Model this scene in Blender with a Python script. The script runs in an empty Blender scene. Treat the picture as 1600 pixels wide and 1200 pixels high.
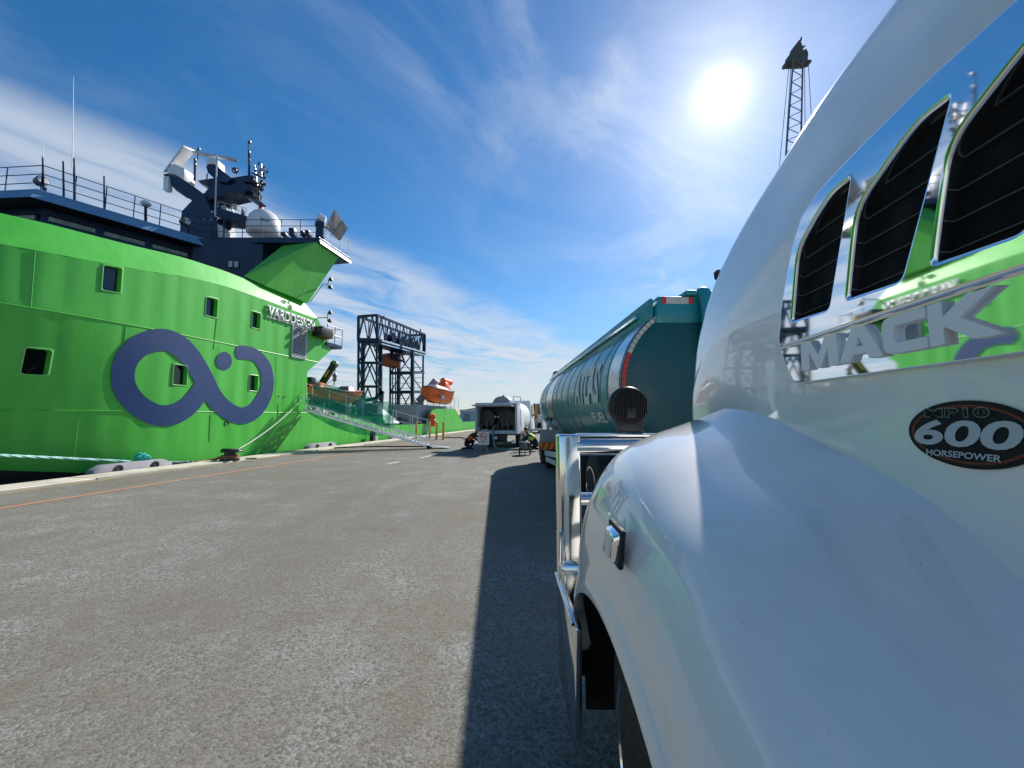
import bpy, bmesh, math, random
from mathutils import Vector, Matrix
random.seed(7)
R = math.radians
scene = bpy.context.scene
COL = scene.collection

# ------------------------------------------------------------------ camera
FPX = 603.0                      # focal length in pixels of the 1600 px wide photograph
PITCH = math.atan(50 / FPX)
CAMH = 1.6
CAM = Vector((0, 0, CAMH))
cd = bpy.data.cameras.new('camera')
cd.sensor_fit = 'HORIZONTAL'; cd.sensor_width = 36.0; cd.lens = 36.0 * FPX / 1600.0
cd.clip_start = 0.02; cd.clip_end = 6000
cam = bpy.data.objects.new('camera', cd); COL.objects.link(cam)
cam.location = CAM; cam.rotation_euler = (math.pi / 2 + PITCH, 0, 0)
scene.camera = cam

# ------------------------------------------------------------------ light
SUN_EL, SUN_AZ = R(37.5), R(30.0)          # azimuth measured from +Y towards +X
SUNDIR = Vector((math.sin(SUN_AZ) * math.cos(SUN_EL), math.cos(SUN_AZ) * math.cos(SUN_EL), math.sin(SUN_EL)))
sl = bpy.data.lights.new('sun', 'SUN'); sl.energy = 5.0; sl.angle = R(0.53); sl.color = (1.0, 0.955, 0.89)
so = bpy.data.objects.new('sun', sl); COL.objects.link(so)
so.rotation_euler = (-SUNDIR).to_track_quat('-Z', 'Y').to_euler(); so.location = SUNDIR * 300
vs = scene.view_settings
vs.view_transform = 'Standard'; vs.look = 'None'; vs.gamma = 1.0; vs.exposure = 0.42; vs.use_curve_mapping = False
SKY_STRENGTH = 0.10

world = bpy.data.worlds.new('World'); scene.world = world; world.use_nodes = True
nt = world.node_tree; nt.nodes.clear()
class NG:
    """small node-graph helper"""
    def __init__(s, nt): s.nt = nt
    def n(s, t, **k):
        o = s.nt.nodes.new(t)
        for a, b in k.items(): setattr(o, a, b)
        return o
    def put(s, sock, v):
        if isinstance(v, bpy.types.NodeSocket): s.nt.links.new(v, sock)
        elif v is not None: sock.default_value = v
    def m(s, op, a, b=None, c=None, clamp=False):
        o = s.n('ShaderNodeMath', operation=op, use_clamp=clamp)
        s.put(o.inputs[0], a); s.put(o.inputs[1], b); s.put(o.inputs[2], c)
        return o.outputs[0]
    def vm(s, op, a, b=None):
        o = s.n('ShaderNodeVectorMath', operation=op)
        s.put(o.inputs[0], a); s.put(o.inputs[1], b)
        return o.outputs['Value'] if op in ('DOT_PRODUCT', 'LENGTH', 'DISTANCE') else o.outputs[0]
    def mr(s, v, a, b, c=0.0, d=1.0, smooth=True):
        o = s.n('ShaderNodeMapRange', interpolation_type='SMOOTHSTEP' if smooth else 'LINEAR')
        s.put(o.inputs[0], v); s.put(o.inputs[1], a); s.put(o.inputs[2], b); s.put(o.inputs[3], c); s.put(o.inputs[4], d)
        return o.outputs[0]
    def noise(s, vec, scale, detail=4, rough=0.55, dist=0.0):
        o = s.n('ShaderNodeTexNoise')
        s.put(o.inputs['Vector'], vec); o.inputs['Scale'].default_value = scale
        o.inputs['Detail'].default_value = detail; o.inputs['Roughness'].default_value = rough
        o.inputs['Distortion'].default_value = dist
        return o.outputs['Fac']
    def mix(s, f, a, b, blend='MIX'):
        o = s.n('ShaderNodeMix', data_type='RGBA', blend_type=blend)
        s.put(o.inputs[0], f); s.put(o.inputs[6], a); s.put(o.inputs[7], b)
        return o.outputs[2]
    def comb(s, x, y, z):
        o = s.n('ShaderNodeCombineXYZ'); s.put(o.inputs[0], x); s.put(o.inputs[1], y); s.put(o.inputs[2], z)
        return o.outputs[0]
    def sep(s, v):
        o = s.n('ShaderNodeSeparateXYZ'); s.put(o.inputs[0], v); return o.outputs
g = NG(nt)
direc = g.n('ShaderNodeTexCoord').outputs['Generated']
sky = g.n('ShaderNodeTexSky', sky_type='NISHITA', sun_disc=False)
sky.sun_elevation = SUN_EL; sky.sun_rotation = SUN_AZ; sky.altitude = 0; sky.air_density = 1.0; sky.dust_density = 0.12; sky.ozone_density = 2.2
hs = g.n('ShaderNodeHueSaturation'); hs.inputs['Saturation'].default_value = 1.36; hs.inputs['Value'].default_value = 1.0
nt.links.new(sky.outputs[0], hs.inputs['Color'])
x, y, z = g.sep(direc)
dim = g.n('ShaderNodeVectorMath', operation='SCALE'); nt.links.new(hs.outputs[0], dim.inputs[0]); g.put(dim.inputs['Scale'], g.mr(z, 0.0, 0.30, 0.60, 0.96))
skyc = dim.outputs[0]
zc = g.m('MAXIMUM', z, 0.03)
cx = g.m('DIVIDE', x, zc); cy = g.m('DIVIDE', y, zc)
# cirrus sheet: coordinate along the streaks and across them
ca = g.m('ADD', g.m('MULTIPLY', cx, 0.517), g.m('MULTIPLY', cy, 0.856))
cc = g.m('SUBTRACT', g.m('MULTIPLY', cx, 0.856), g.m('MULTIPLY', cy, 0.517))
wob = g.noise(g.comb(cx, cy, 0.0), 0.9, 3, 0.5)
cc2 = g.m('ADD', cc, g.m('MULTIPLY', g.m('SUBTRACT', wob, 0.5), 0.55))
v1 = g.comb(g.m('MULTIPLY', ca, 0.75), g.m('MULTIPLY', cc2, 1.25), 0.3)
n1 = g.noise(v1, 0.95, 9, 0.60, 1.1)
n2 = g.noise(g.comb(g.m('MULTIPLY', ca, 0.28), cc2, 4.7), 0.8, 4, 0.5, 0.2)
band = g.mr(cc2, -1.72, -2.12)
m1 = g.m('MULTIPLY', band, g.mr(n1, 0.30, 0.60))
m1 = g.m('MULTIPLY', m1, g.mr(n2, 0.25, 0.60, 0.45, 1.0))
thin = g.m('MULTIPLY', g.mr(n1, 0.43, 0.74), g.mr(n2, 0.38, 0.62, 0.05, 0.72))
thin = g.m('MULTIPLY', thin, g.mr(cc2, -1.15, -0.45, 0.22, 1.0))
mask = g.m('MAXIMUM', m1, thin)
hor = g.mr(z, 0.0, 0.25, 0.45, 0.0)
mask = g.m('ADD', mask, g.m('MULTIPLY', hor, g.mr(n1, 0.30, 0.70, 0.35, 1.0)), clamp=True)
mask = g.m('MULTIPLY', mask, g.mr(z, 0.0, 0.03))
col = g.mix(g.m('MULTIPLY', mask, 0.88), skyc, (5.0, 5.5, 6.2, 1))
# bright circumsolar veil: thin cirrus lit from behind by the sun
dt = g.vm('DOT_PRODUCT', direc, tuple(SUNDIR))
ang = g.m('ARCCOSINE', g.m('MINIMUM', dt, 0.9999999))
core = g.m('MULTIPLY', g.m('POWER', 2.718, g.m('MULTIPLY', ang, -1 / R(0.72))), 48.0)
veil = g.m('MULTIPLY', g.m('POWER', 2.718, g.m('MULTIPLY', ang, -1 / R(6.5))), 4.6)
veil2 = g.m('MULTIPLY', g.m('POWER', 2.718, g.m('MULTIPLY', ang, -1 / R(12))), g.m('ADD', 0.5, g.m('MULTIPLY', g.mr(n1, 0.35, 0.7), 1.6)))
glow = g.m('ADD', core, g.m('ADD', veil, veil2))
gl = g.vm('SCALE', (1.0, 0.97, 0.94)); 
gn = gl.node; g.put(gn.inputs['Scale'], glow)
tot = g.vm('ADD', col, gl)
bg = g.n('ShaderNodeBackground'); bg.inputs[1].default_value = SKY_STRENGTH
nt.links.new(tot, bg.inputs[0])
wo = g.n('ShaderNodeOutputWorld'); nt.links.new(bg.outputs[0], wo.inputs[0])

# ------------------------------------------------------------------ photograph geometry: pixel rays at a known depth, height or plane
def ray(px, py):
    u = (px - 800) / FPX; v = (600 - py) / FPX
    return Vector((u, math.cos(PITCH) - v * math.sin(PITCH), v * math.cos(PITCH) + math.sin(PITCH)))
def at_z(px, py, z): d = ray(px, py); return CAM + d * ((z - CAMH) / d.z)
def at_y(px, py, y): d = ray(px, py); return CAM + d * (y / d.y)
def at_pl(px, py, p0, n): d = ray(px, py); return CAM + d * ((Vector(p0) - CAM).dot(n) / d.dot(n))
V = lambda *a: Vector(a)

# ------------------------------------------------------------------ materials
MATS = {}
def mat(name, color=(0.5, 0.5, 0.5), rough=0.5, metal=0.0, coat=0.0, var=0.08, vscale=3.0, bump=0.0, bscale=60.0, spec=0.5, dirt=0.0):
    if name in MATS: return MATS[name]
    m = bpy.data.materials.new(name); m.use_nodes = True
    nt = m.node_tree; g = NG(nt); b = nt.nodes['Principled BSDF']
    tc = g.n('ShaderNodeTexCoord').outputs['Object']
    n = g.noise(tc, vscale, 5, 0.6)
    c = tuple(color) + (1,)
    lo = tuple(max(0, k * (1 - var)) for k in color) + (1,); hi = tuple(min(1, k * (1 + var)) for k in color) + (1,)
    cc = g.mix(g.mr(n, 0.3, 0.7), lo, hi)
    if dirt > 0:
        dn = g.noise(tc, vscale * 2.7, 6, 0.65)
        cc = g.mix(g.mr(dn, 0.52, 0.75, 0.0, dirt), cc, (0.10, 0.085, 0.07, 1))
    nt.links.new(cc, b.inputs['Base Color'])
    rn = g.mr(g.noise(tc, vscale * 4, 4, 0.6), 0.3, 0.7, max(0.0, rough * 0.8), min(1.0, rough * 1.25))
    nt.links.new(rn, b.inputs['Roughness'])
    b.inputs['Metallic'].default_value = metal
    b.inputs['Specular IOR Level'].default_value = spec
    b.inputs['Coat Weight'].default_value = coat; b.inputs['Coat Roughness'].default_value = 0.03
    if bump > 0:
        bp = g.n('ShaderNodeBump'); bp.inputs['Strength'].default_value = bump; bp.inputs['Distance'].default_value = 0.01
        nt.links.new(g.noise(tc, bscale, 3, 0.6), bp.inputs['Height']); nt.links.new(bp.outputs[0], b.inputs['Normal'])
    MATS[name] = m
    return m

# asphalt: worn aggregate with patches, stains and tyre streaks
def asphalt():
    m = bpy.data.materials.new('asphalt'); m.use_nodes = True
    nt = m.node_tree; g = NG(nt); b = nt.nodes['Principled BSDF']
    tc = g.n('ShaderNodeTexCoord').outputs['Object']
    def grey(v): return (v * 1.045, v * 1.065, v * 1.02, 1)
    vo = g.n('ShaderNodeTexVoronoi', feature='F1'); vo.inputs['Scale'].default_value = 85; g.put(vo.inputs['Vector'], tc)
    vo2 = g.n('ShaderNodeTexVoronoi', feature='F1'); vo2.inputs['Scale'].default_value = 52; g.put(vo2.inputs['Vector'], tc)
    stone = g.sep(vo.outputs['Color'])[0]; stone2 = g.sep(vo2.outputs['Color'])[1]; stone3 = g.sep(vo2.outputs['Color'])[2]
    big = g.noise(tc, 0.20, 5, 0.6); mid = g.noise(tc, 1.3, 6, 0.65); fine = g.noise(tc, 210, 3, 0.7)
    gr = g.noise(tc, 46, 4, 0.8); gr2 = g.noise(tc, 8.5, 6, 0.75); pit = g.noise(tc, 11, 3, 0.6)
    c = g.mix(g.mr(stone, 0.05, 0.95, smooth=False), grey(.06), grey(.36))
    c = g.mix(g.mr(stone2, 0.62, 1.0, 0.0, 0.75), c, grey(.45))
    c = g.mix(g.mr(stone3, 0.0, 0.26, 0.9, 0.0), c, grey(.035))
    c = g.mix(g.mr(gr, 0.52, 0.68, 0.0, 0.55), c, grey(.07))
    c = g.mix(g.mr(gr, 0.48, 0.34, 0.0, 0.55), c, grey(.40))
    c = g.mix(g.mr(gr2, 0.54, 0.72, 0.0, 0.30), c, grey(.09))
    c = g.mix(g.mr(gr2, 0.42, 0.28, 0.0, 0.30), c, grey(.36))
    c = g.mix(g.mr(pit, 0.70, 0.75, 0.0, 0.9), c, grey(.022))
    c = g.mix(g.mr(big, 0.40, 0.62, 0.0, 0.50), c, grey(.105))
    c = g.mix(g.mr(mid, 0.52, 0.70, 0.0, 0.42), c, grey(.09))
    c = g.mix(g.mr(mid, 0.44, 0.28, 0.0, 0.36), c, grey(.33))
    sw = g.noise(tc, 0.55, 3, 0.5, 2.4); scu = g.m('ABSOLUTE', g.m('SUBTRACT', sw, 0.5))
    c = g.mix(g.m('MULTIPLY', g.mr(scu, 0.014, 0.0), g.mr(mid, 0.42, 0.62, 0.0, 0.55)), c, grey(.42))
    oil = g.noise(tc, 0.9, 4, 0.7, 0.6)
    c = g.mix(g.mr(oil, 0.66, 0.74, 0.0, 0.5), c, grey(.05))
    # wheel paths and old seams run along the quay
    rot = g.n('ShaderNodeMapping'); rot.inputs['Rotation'].default_value = (0, 0, R(10.65)); rot.inputs['Scale'].default_value = (1.0, 0.06, 1)
    g.put(rot.inputs[0], tc)
    st = g.noise(rot.outputs[0], 1.1, 5, 0.6)
    c = g.mix(g.mr(st, 0.54, 0.70, 0.0, 0.36), c, grey(.095))
    rot2 = g.n('ShaderNodeMapping'); rot2.inputs['Rotation'].default_value = (0, 0, R(-24)); rot2.inputs['Scale'].default_value = (1.0, 0.05, 1)
    g.put(rot2.inputs[0], tc)
    st2 = g.noise(rot2.outputs[0], 1.7, 5, 0.65)
    c = g.mix(g.mr(st2, 0.60, 0.73, 0.0, 0.24), c, grey(.40))
    # brownish dust towards the quay edge
    xs = g.sep(tc)
    ed = g.m('SUBTRACT', xs[0], g.m('MULTIPLY', xs[1], 0.188))
    c = g.mix(g.m('MULTIPLY', g.mr(ed, -9.2, -11.2), g.mr(mid, 0.3, 0.6, 0.30, 0.75)), c, (0.155, 0.135, 0.10, 1))
    lane = g.m('MULTIPLY', g.mr(g.m('ADD', ed, g.m('MULTIPLY', mid, 0.5)), -9.0, -8.7), g.mr(g.m('ADD', ed, g.m('MULTIPLY', big, 3.0)), -3.5, -6.5))
    c = g.mix(g.m('MULTIPLY', lane, 0.34), c, grey(.07))
    jn = g.m('MULTIPLY', g.mr(g.m('ABSOLUTE', g.m('ADD', g.m('ADD', ed, 8.75), g.m('MULTIPLY', g.noise(tc, 2.2, 4, 0.6), 0.16))), 0.05, 0.02), g.mr(mid, 0.36, 0.52))
    c = g.mix(g.m('MULTIPLY', jn, 0.7), c, grey(.035))
    nt.links.new(c, b.inputs['Base Color'])
    b.inputs['Roughness'].default_value = 0.88; b.inputs['Specular IOR Level'].default_value = 0.3
    h = g.m('ADD', g.m('MULTIPLY', vo.outputs['Distance'], -0.8), g.m('ADD', g.m('MULTIPLY', vo2.outputs['Distance'], -0.9), g.m('MULTIPLY', gr, 0.7)))
    bp = g.n('ShaderNodeBump'); bp.inputs['Strength'].default_value = 0.55; bp.inputs['Distance'].default_value = 0.0045
    nt.links.new(h, bp.inputs['Height']); nt.links.new(bp.outputs[0], b.inputs['Normal'])
    return m
M_ASPH = asphalt()

def worn_paint(name, color, wear=0.5):
    m = bpy.data.materials.new(name); m.use_nodes = True
    nt = m.node_tree; g = NG(nt); b = nt.nodes['Principled BSDF']
    tc = g.n('ShaderNodeTexCoord').outputs['Object']
    n = g.noise(tc, 14, 6, 0.75); n2 = g.noise(tc, 1.2, 4, 0.6)
    c = g.mix(g.mr(g.m('ADD', n, g.m('MULTIPLY', n2, 0.5)), wear + 0.18, wear + 0.36), tuple(color) + (1,), (0.15, 0.145, 0.13, 1))
    nt.links.new(c, b.inputs['Base Color']); b.inputs['Roughness'].default_value = 0.8
    return m

def hull_paint():
    """ship's side paint, faded in vertical runs with a few faint streaks"""
    m = bpy.data.materials.new('green_hull_paint'); m.use_nodes = True
    nt = m.node_tree; g = NG(nt); b = nt.nodes['Principled BSDF']
    tc = g.n('ShaderNodeTexCoord').outputs['Object']
    mp = g.n('ShaderNodeMapping'); mp.inputs['Scale'].default_value = (1.6, 1.6, 0.13); g.put(mp.inputs[0], tc)
    st = g.noise(mp.outputs[0], 1.9, 5, 0.6); pa = g.noise(tc, 0.35, 4, 0.55); fi = g.noise(tc, 9, 5, 0.6)
    c = g.mix(g.mr(st, 0.3, 0.72), (0.070, 0.46, 0.040, 1), (0.105, 0.55, 0.070, 1))
    c = g.mix(g.mr(pa, 0.35, 0.68, 0.0, 0.4), c, (0.055, 0.41, 0.045, 1))
    c = g.mix(g.mr(fi, 0.55, 0.8, 0.0, 0.16), c, (0.17, 0.46, 0.13, 1))
    nt.links.new(c, b.inputs['Base Color']); b.inputs['Roughness'].default_value = 0.42
    bp = g.n('ShaderNodeBump'); bp.inputs['Strength'].default_value = 0.10; bp.inputs['Distance'].default_value = 0.03
    nt.links.new(g.noise(tc, 2.2, 3, 0.5), bp.inputs['Height']); nt.links.new(bp.outputs[0], b.inputs['Normal'])
    return m
M_GREEN = hull_paint()

def water_mat():
    m = bpy.data.materials.new('sea_water'); m.use_nodes = True
    nt = m.node_tree; g = NG(nt); b = nt.nodes['Principled BSDF']
    tc = g.n('ShaderNodeTexCoord').outputs['Object']
    b.inputs['Base Color'].default_value = (0.012, 0.035, 0.045, 1); b.inputs['Roughness'].default_value = 0.06
    bp = g.n('ShaderNodeBump'); bp.inputs['Strength'].default_value = 0.35; bp.inputs['Distance'].default_value = 0.15
    nt.links.new(g.noise(tc, 1.6, 5, 0.6), bp.inputs['Height']); nt.links.new(bp.outputs[0], b.inputs['Normal'])
    return m

def net_mat():
    m = bpy.data.materials.new('green_netting'); m.use_nodes = True
    nt = m.node_tree; g = NG(nt); b = nt.nodes['Principled BSDF']; out = nt.nodes['Material Output']
    b.inputs['Base Color'].default_value = (0.0, 0.26, 0.17, 1); b.inputs['Roughness'].default_value = 0.7
    tr = g.n('ShaderNodeBsdfTransparent'); tr.inputs[0].default_value = (0.75, 1.0, 0.9, 1)
    mx = g.n('ShaderNodeMixShader')
    tc = g.n('ShaderNodeTexCoord').outputs['Object']
    g.put(mx.inputs[0], g.mr(g.noise(tc, 1.8, 4, 0.6), 0.3, 0.7, 0.42, 0.80)); nt.links.new(tr.outputs[0], mx.inputs[1]); nt.links.new(b.outputs[0], mx.inputs[2])
    nt.links.new(mx.outputs[0], out.inputs[0])
    return m

M_CONC = mat('pale_concrete', (0.50, 0.46, 0.37), 0.85, var=0.2, vscale=1.2, bump=0.3, bscale=40, dirt=0.35)
M_NAVY = mat('navy_paint', (0.010, 0.024, 0.062), 0.36, var=0.2, vscale=1.5)
M_NAVYLOGO = mat('navy_logo_paint', (0.006, 0.040, 0.150), 0.6, var=0.04, vscale=1.2)
M_FASCIA = mat('slate_blue_paint', (0.14, 0.27, 0.42), 0.35, var=0.12, vscale=1.0)
M_BLACK = mat('black_paint', (0.012, 0.012, 0.014), 0.4)
M_DKGLASS = mat('dark_glass', (0.006, 0.010, 0.010), 0.03, spec=0.8, var=0.0)
M_WHITE = mat('white_gelcoat', (0.78, 0.78, 0.76), 0.35, var=0.05, dirt=0.08)
M_GREYP = mat('grey_paint', (0.30, 0.32, 0.33), 0.5, var=0.12, dirt=0.15)
M_LGREY = mat('light_grey_paint', (0.55, 0.57, 0.58), 0.45, var=0.08, dirt=0.15)
M_ALU = mat('bare_aluminium', (0.72, 0.73, 0.74), 0.32, metal=1.0, var=0.1)
M_ORANGE = mat('orange_fibreglass', (0.80, 0.12, 0.015), 0.42, var=0.12, vscale=2.0, dirt=0.12)
M_RUBBER = mat('black_rubber', (0.018, 0.018, 0.018), 0.75, var=0.2, vscale=12, bump=0.15, bscale=80)
M_PLASTIC = mat('black_plastic', (0.016, 0.016, 0.018), 0.42, var=0.1)
M_CHROME = mat('chrome', (0.88, 0.89, 0.90), 0.035, metal=1.0, var=0.01)
M_POLISH = mat('polished_alloy', (0.80, 0.80, 0.79), 0.11, metal=1.0, var=0.05, vscale=6)
def truck_paint():
    m = bpy.data.materials.new('white_truck_paint'); m.use_nodes = True
    nt = m.node_tree; g = NG(nt); b = nt.nodes['Principled BSDF']
    tc = g.n('ShaderNodeTexCoord').outputs['Object']
    du = g.noise(tc, 3.1, 6, 0.68); fl = g.noise(tc, 95, 3, 0.6); sm = g.noise(tc, 11, 5, 0.7, 1.2)
    c = g.mix(g.mr(du, 0.40, 0.72, 0.0, 0.30), (0.86, 0.845, 0.81, 1), (0.66, 0.62, 0.54, 1))
    c = g.mix(g.mr(fl, 0.735, 0.76, 0.0, 0.75), c, (0.13, 0.12, 0.11, 1))
    nt.links.new(c, b.inputs['Base Color'])
    b.inputs['Roughness'].default_value = 0.25; b.inputs['Coat Weight'].default_value = 1.0
    nt.links.new(g.mr(sm, 0.42, 0.72, 0.02, 0.10), b.inputs['Coat Roughness'])
    bp = g.n('ShaderNodeBump'); bp.inputs['Strength'].default_value = 0.05; bp.inputs['Distance'].default_value = 0.02
    nt.links.new(g.noise(tc, 4.5, 2, 0.4), bp.inputs['Height']); nt.links.new(bp.outputs[0], b.inputs['Coat Normal'])
    return m
M_TRUCK = truck_paint()
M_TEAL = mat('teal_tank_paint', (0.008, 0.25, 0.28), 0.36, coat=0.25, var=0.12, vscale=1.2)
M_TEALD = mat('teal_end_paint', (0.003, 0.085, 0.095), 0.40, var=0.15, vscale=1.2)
M_STAINLESS = mat('brushed_stainless', (0.62, 0.62, 0.60), 0.26, metal=0.9, var=0.1, vscale=5)
M_LETTER = mat('pale_lettering', (0.85, 0.84, 0.76), 0.9, var=0.05, spec=0.1)
M_RED = mat('red_reflector', (0.70, 0.035, 0.02), 0.35, var=0.1, vscale=9)
M_REFW = mat('white_reflector', (0.62, 0.56, 0.48), 0.35, var=0.1, vscale=9)
M_YEL = mat('yellow_paint', (0.72, 0.36, 0.02), 0.5, var=0.12, dirt=0.2)
M_AMBER = mat('amber_lens', (0.8, 0.30, 0.02), 0.2)
M_STEEL = mat('dull_steel', (0.20, 0.20, 0.20), 0.5, metal=0.6, var=0.2, dirt=0.2)
M_RUST = mat('rusted_steel', (0.25, 0.10, 0.05), 0.8, var=0.3, vscale=4)
M_ROPE = mat('turquoise_rope', (0.34, 0.62, 0.55), 0.8, var=0.25, vscale=20, bump=0.6, bscale=120)
M_ROPEB = mat('brown_rope', (0.30, 0.15, 0.08), 0.85, var=0.3, vscale=14, bump=0.6, bscale=120)
M_ROPEW = mat('pale_rope', (0.62, 0.60, 0.52), 0.85, var=0.15, vscale=20)
M_HOSE = mat('teal_hose', (0.10, 0.24, 0.24), 0.55)
M_CLOTHD = mat('dark_workwear', (0.012, 0.014, 0.022), 0.9, var=0.2, vscale=10)
M_CLOTHO = mat('orange_workwear', (0.80, 0.13, 0.02), 0.85, var=0.15, vscale=10)
M_CLOTHY = mat('lime_workwear', (0.50, 0.72, 0.04), 0.85, var=0.1, vscale=10)
M_SKIN = mat('skin', (0.45, 0.27, 0.19), 0.55, var=0.06)
M_LAMPG = mat('clear_lens', (0.62, 0.63, 0.64), 0.08, var=0.05, spec=0.9)
M_WELL = mat('wheel_well_liner', (0.008, 0.008, 0.009), 0.8)
M_SILVERL = mat('silver_letter', (0.86, 0.86, 0.86), 0.5, var=0.04)
M_NET = net_mat()

# ------------------------------------------------------------------ mesh helpers
ORG = {}
def frame_of(d, up=V(0, 0, 1)):
    d = d.normalized()
    if abs(d.dot(up)) > 0.97: up = V(1, 0, 0) if abs(d.x) < 0.9 else V(0, 1, 0)
    s = d.cross(up).normalized(); u = s.cross(d).normalized()
    return d, s, u
class MB:
    def __init__(s): s.v = []; s.f = []
    def add(s, vs, fs):
        k = len(s.v); s.v += [Vector(p) for p in vs]; s.f += [[i + k for i in f] for f in fs]; return s
    def hexa(s, b, t):               # bottom and top loops of equal length
        n = len(b)
        return s.add(list(b) + list(t), [list(range(n))[::-1], list(range(n, 2 * n))] + [[i, (i + 1) % n, n + (i + 1) % n, n + i] for i in range(n)])
    def box(s, c, d, ax=None):
        c = Vector(c); X, Y, Z = ax or (V(1, 0, 0), V(0, 1, 0), V(0, 0, 1))
        p = lambda a, b, e: c + X * (a * d[0] / 2) + Y * (b * d[1] / 2) + Z * (e * d[2] / 2)
        return s.hexa([p(-1, -1, -1), p(1, -1, -1), p(1, 1, -1), p(-1, 1, -1)], [p(-1, -1, 1), p(1, -1, 1), p(1, 1, 1), p(-1, 1, 1)])
    def bar(s, p, q, w, h=None, up=V(0, 0, 1)):
        p = Vector(p); q = Vector(q); h = h or w
        d, a, u = frame_of(q - p, up)
        L = [a * (i * w / 2) + u * (j * h / 2) for i, j in ((-1, -1), (1, -1), (1, 1), (-1, 1))]
        return s.hexa([p + o for o in L], [q + o for o in L])
    def tube(s, pts, r, n=8, cap=True, closed=False):
        pts = [Vector(p) for p in pts]; rr = r if isinstance(r, (list, tuple)) else [r] * len(pts)
        k = len(s.v); prev = None; m = len(pts)
        for i, p in enumerate(pts):
            if closed: t = pts[(i + 1) % m] - pts[i - 1]
            else: t = pts[min(i + 1, m - 1)] - pts[max(i - 1, 0)]
            t = t.normalized()
            if prev is None: _, a, u = frame_of(t)
            else:
                a = prev - t * prev.dot(t)
                a = a.normalized() if a.length > 1e-6 else frame_of(t)[1]
                u = a.cross(t).normalized()
            prev = a
            for j in range(n):
                an = 2 * math.pi * j / n
                s.v.append(p + a * (math.cos(an) * rr[i]) + u * (math.sin(an) * rr[i]))
        for i in range(m if closed else m - 1):
            i2 = (i + 1) % m
            for j in range(n):
                s.f.append([k + i * n + j, k + i * n + (j + 1) % n, k + i2 * n + (j + 1) % n, k + i2 * n + j])
        if cap and not closed:
            s.f.append([k + j for j in range(n)]); s.f.append([k + (m - 1) * n + j for j in range(n)][::-1])
        return s
    def lathe(s, o, d, prof, n=24, cap=True):      # prof: (along, radius)
        return s.tube2([Vector(o) + Vector(d).normalized() * a for a, r in prof], [r for a, r in prof], Vector(d), n, cap)
    def tube2(s, pts, rr, d, n, cap):
        _, a, u = frame_of(d); k = len(s.v)
        for p, r in zip(pts, rr):
            for j in range(n):
                an = 2 * math.pi * j / n
                s.v.append(p + a * (math.cos(an) * r) + u * (math.sin(an) * r))
        for i in range(len(pts) - 1):
            for j in range(n): s.f.append([k + i * n + j, k + i * n + (j + 1) % n, k + (i + 1) * n + (j + 1) % n, k + (i + 1) * n + j])
        if cap:
            s.f.append([k + j for j in range(n)][::-1]); s.f.append([k + (len(pts) - 1) * n + j for j in range(n)])
        return s
    def grid(s, rows, skip=None):
        k = len(s.v); n = len(rows[0])
        for r in rows: s.v += [Vector(p) for p in r]
        for i in range(len(rows) - 1):
            for j in range(n - 1):
                if skip and skip(i, j): continue
                s.f.append([k + i * n + j, k + i * n + j + 1, k + (i + 1) * n + j + 1, k + (i + 1) * n + j])
        return s
    def prism(s, poly, off):
        off = Vector(off); return s.hexa([Vector(p) for p in poly], [Vector(p) + off for p in poly])
    def build(s, name, m, parent=None, smooth=False, bevel=0.0, seg=2, angle=40, merge=True):
        org = ORG[parent.name] if parent else None
        if org is None:
            if s.v:
                lo = [min(p[i] for p in s.v) for i in range(3)]; hi = [max(p[i] for p in s.v) for i in range(3)]
                org = V((lo[0] + hi[0]) / 2, (lo[1] + hi[1]) / 2, lo[2])
        me = bpy.data.meshes.new(name)
        me.from_pydata([tuple(p - org) for p in s.v], [], s.f)
        bm = bmesh.new(); bm.from_mesh(me)
        if merge: bmesh.ops.remove_doubles(bm, verts=bm.verts, dist=1e-5)
        bmesh.ops.recalc_face_normals(bm, faces=bm.faces)
        if bevel > 0:
            ed = [e for e in bm.edges if e.is_manifold and e.calc_face_angle(0) > R(30)]
            bmesh.ops.bevel(bm, geom=ed, offset=bevel, segments=seg, profile=0.5, affect='EDGES', clamp_overlap=True)
            smooth = True
        bm.to_mesh(me); bm.free()
        if smooth:
            me.polygons.foreach_set('use_smooth', [True] * len(me.polygons))
            me.set_sharp_from_angle(angle=R(angle))
        me.materials.append(m)
        o = bpy.data.objects.new(name, me); COL.objects.link(o)
        if parent: o.parent = parent
        else: o.location = org
        ORG[o.name] = org
        return o
def thing(name, label, cat, loc, group=None):
    o = bpy.data.objects.new(name, None); COL.objects.link(o); o.location = loc; o.empty_display_size = 0.2
    ORG[o.name] = Vector(loc)
    return tag(o, label, cat, group)
def tag(o, label=None, cat=None, group=None, kind=None):
    for k, v in (('label', label), ('category', cat), ('group', group), ('kind', kind)):
        if v: o[k] = v
    return o
def struct(o): o['kind'] = 'structure'; return o
def mesh_obj(name, me, m, parent=None):
    """mesh already in world coordinates -> object under parent"""
    org = ORG[parent.name] if parent else V(0, 0, 0)
    me.transform(Matrix.Translation(-org)); me.materials.clear(); me.materials.append(m)
    o = bpy.data.objects.new(name, me); COL.objects.link(o)
    if parent: o.parent = parent
    ORG[o.name] = org
    return o
def curve_mesh(polys, extrude=0.0, bevel=0.0, res=3):
    """filled 2-D outlines (later ones cut holes) -> mesh in its own XY plane"""
    cu = bpy.data.curves.new('tmp', 'CURVE'); cu.dimensions = '2D'; cu.fill_mode = 'BOTH'
    cu.extrude = extrude; cu.bevel_depth = bevel; cu.bevel_resolution = res
    for p in polys:
        sp = cu.splines.new('POLY'); sp.points.add(len(p) - 1); sp.use_cyclic_u = True
        for i, q in enumerate(p): sp.points[i].co = (q[0], q[1], 0, 1)
    return bake_data(cu)
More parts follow.
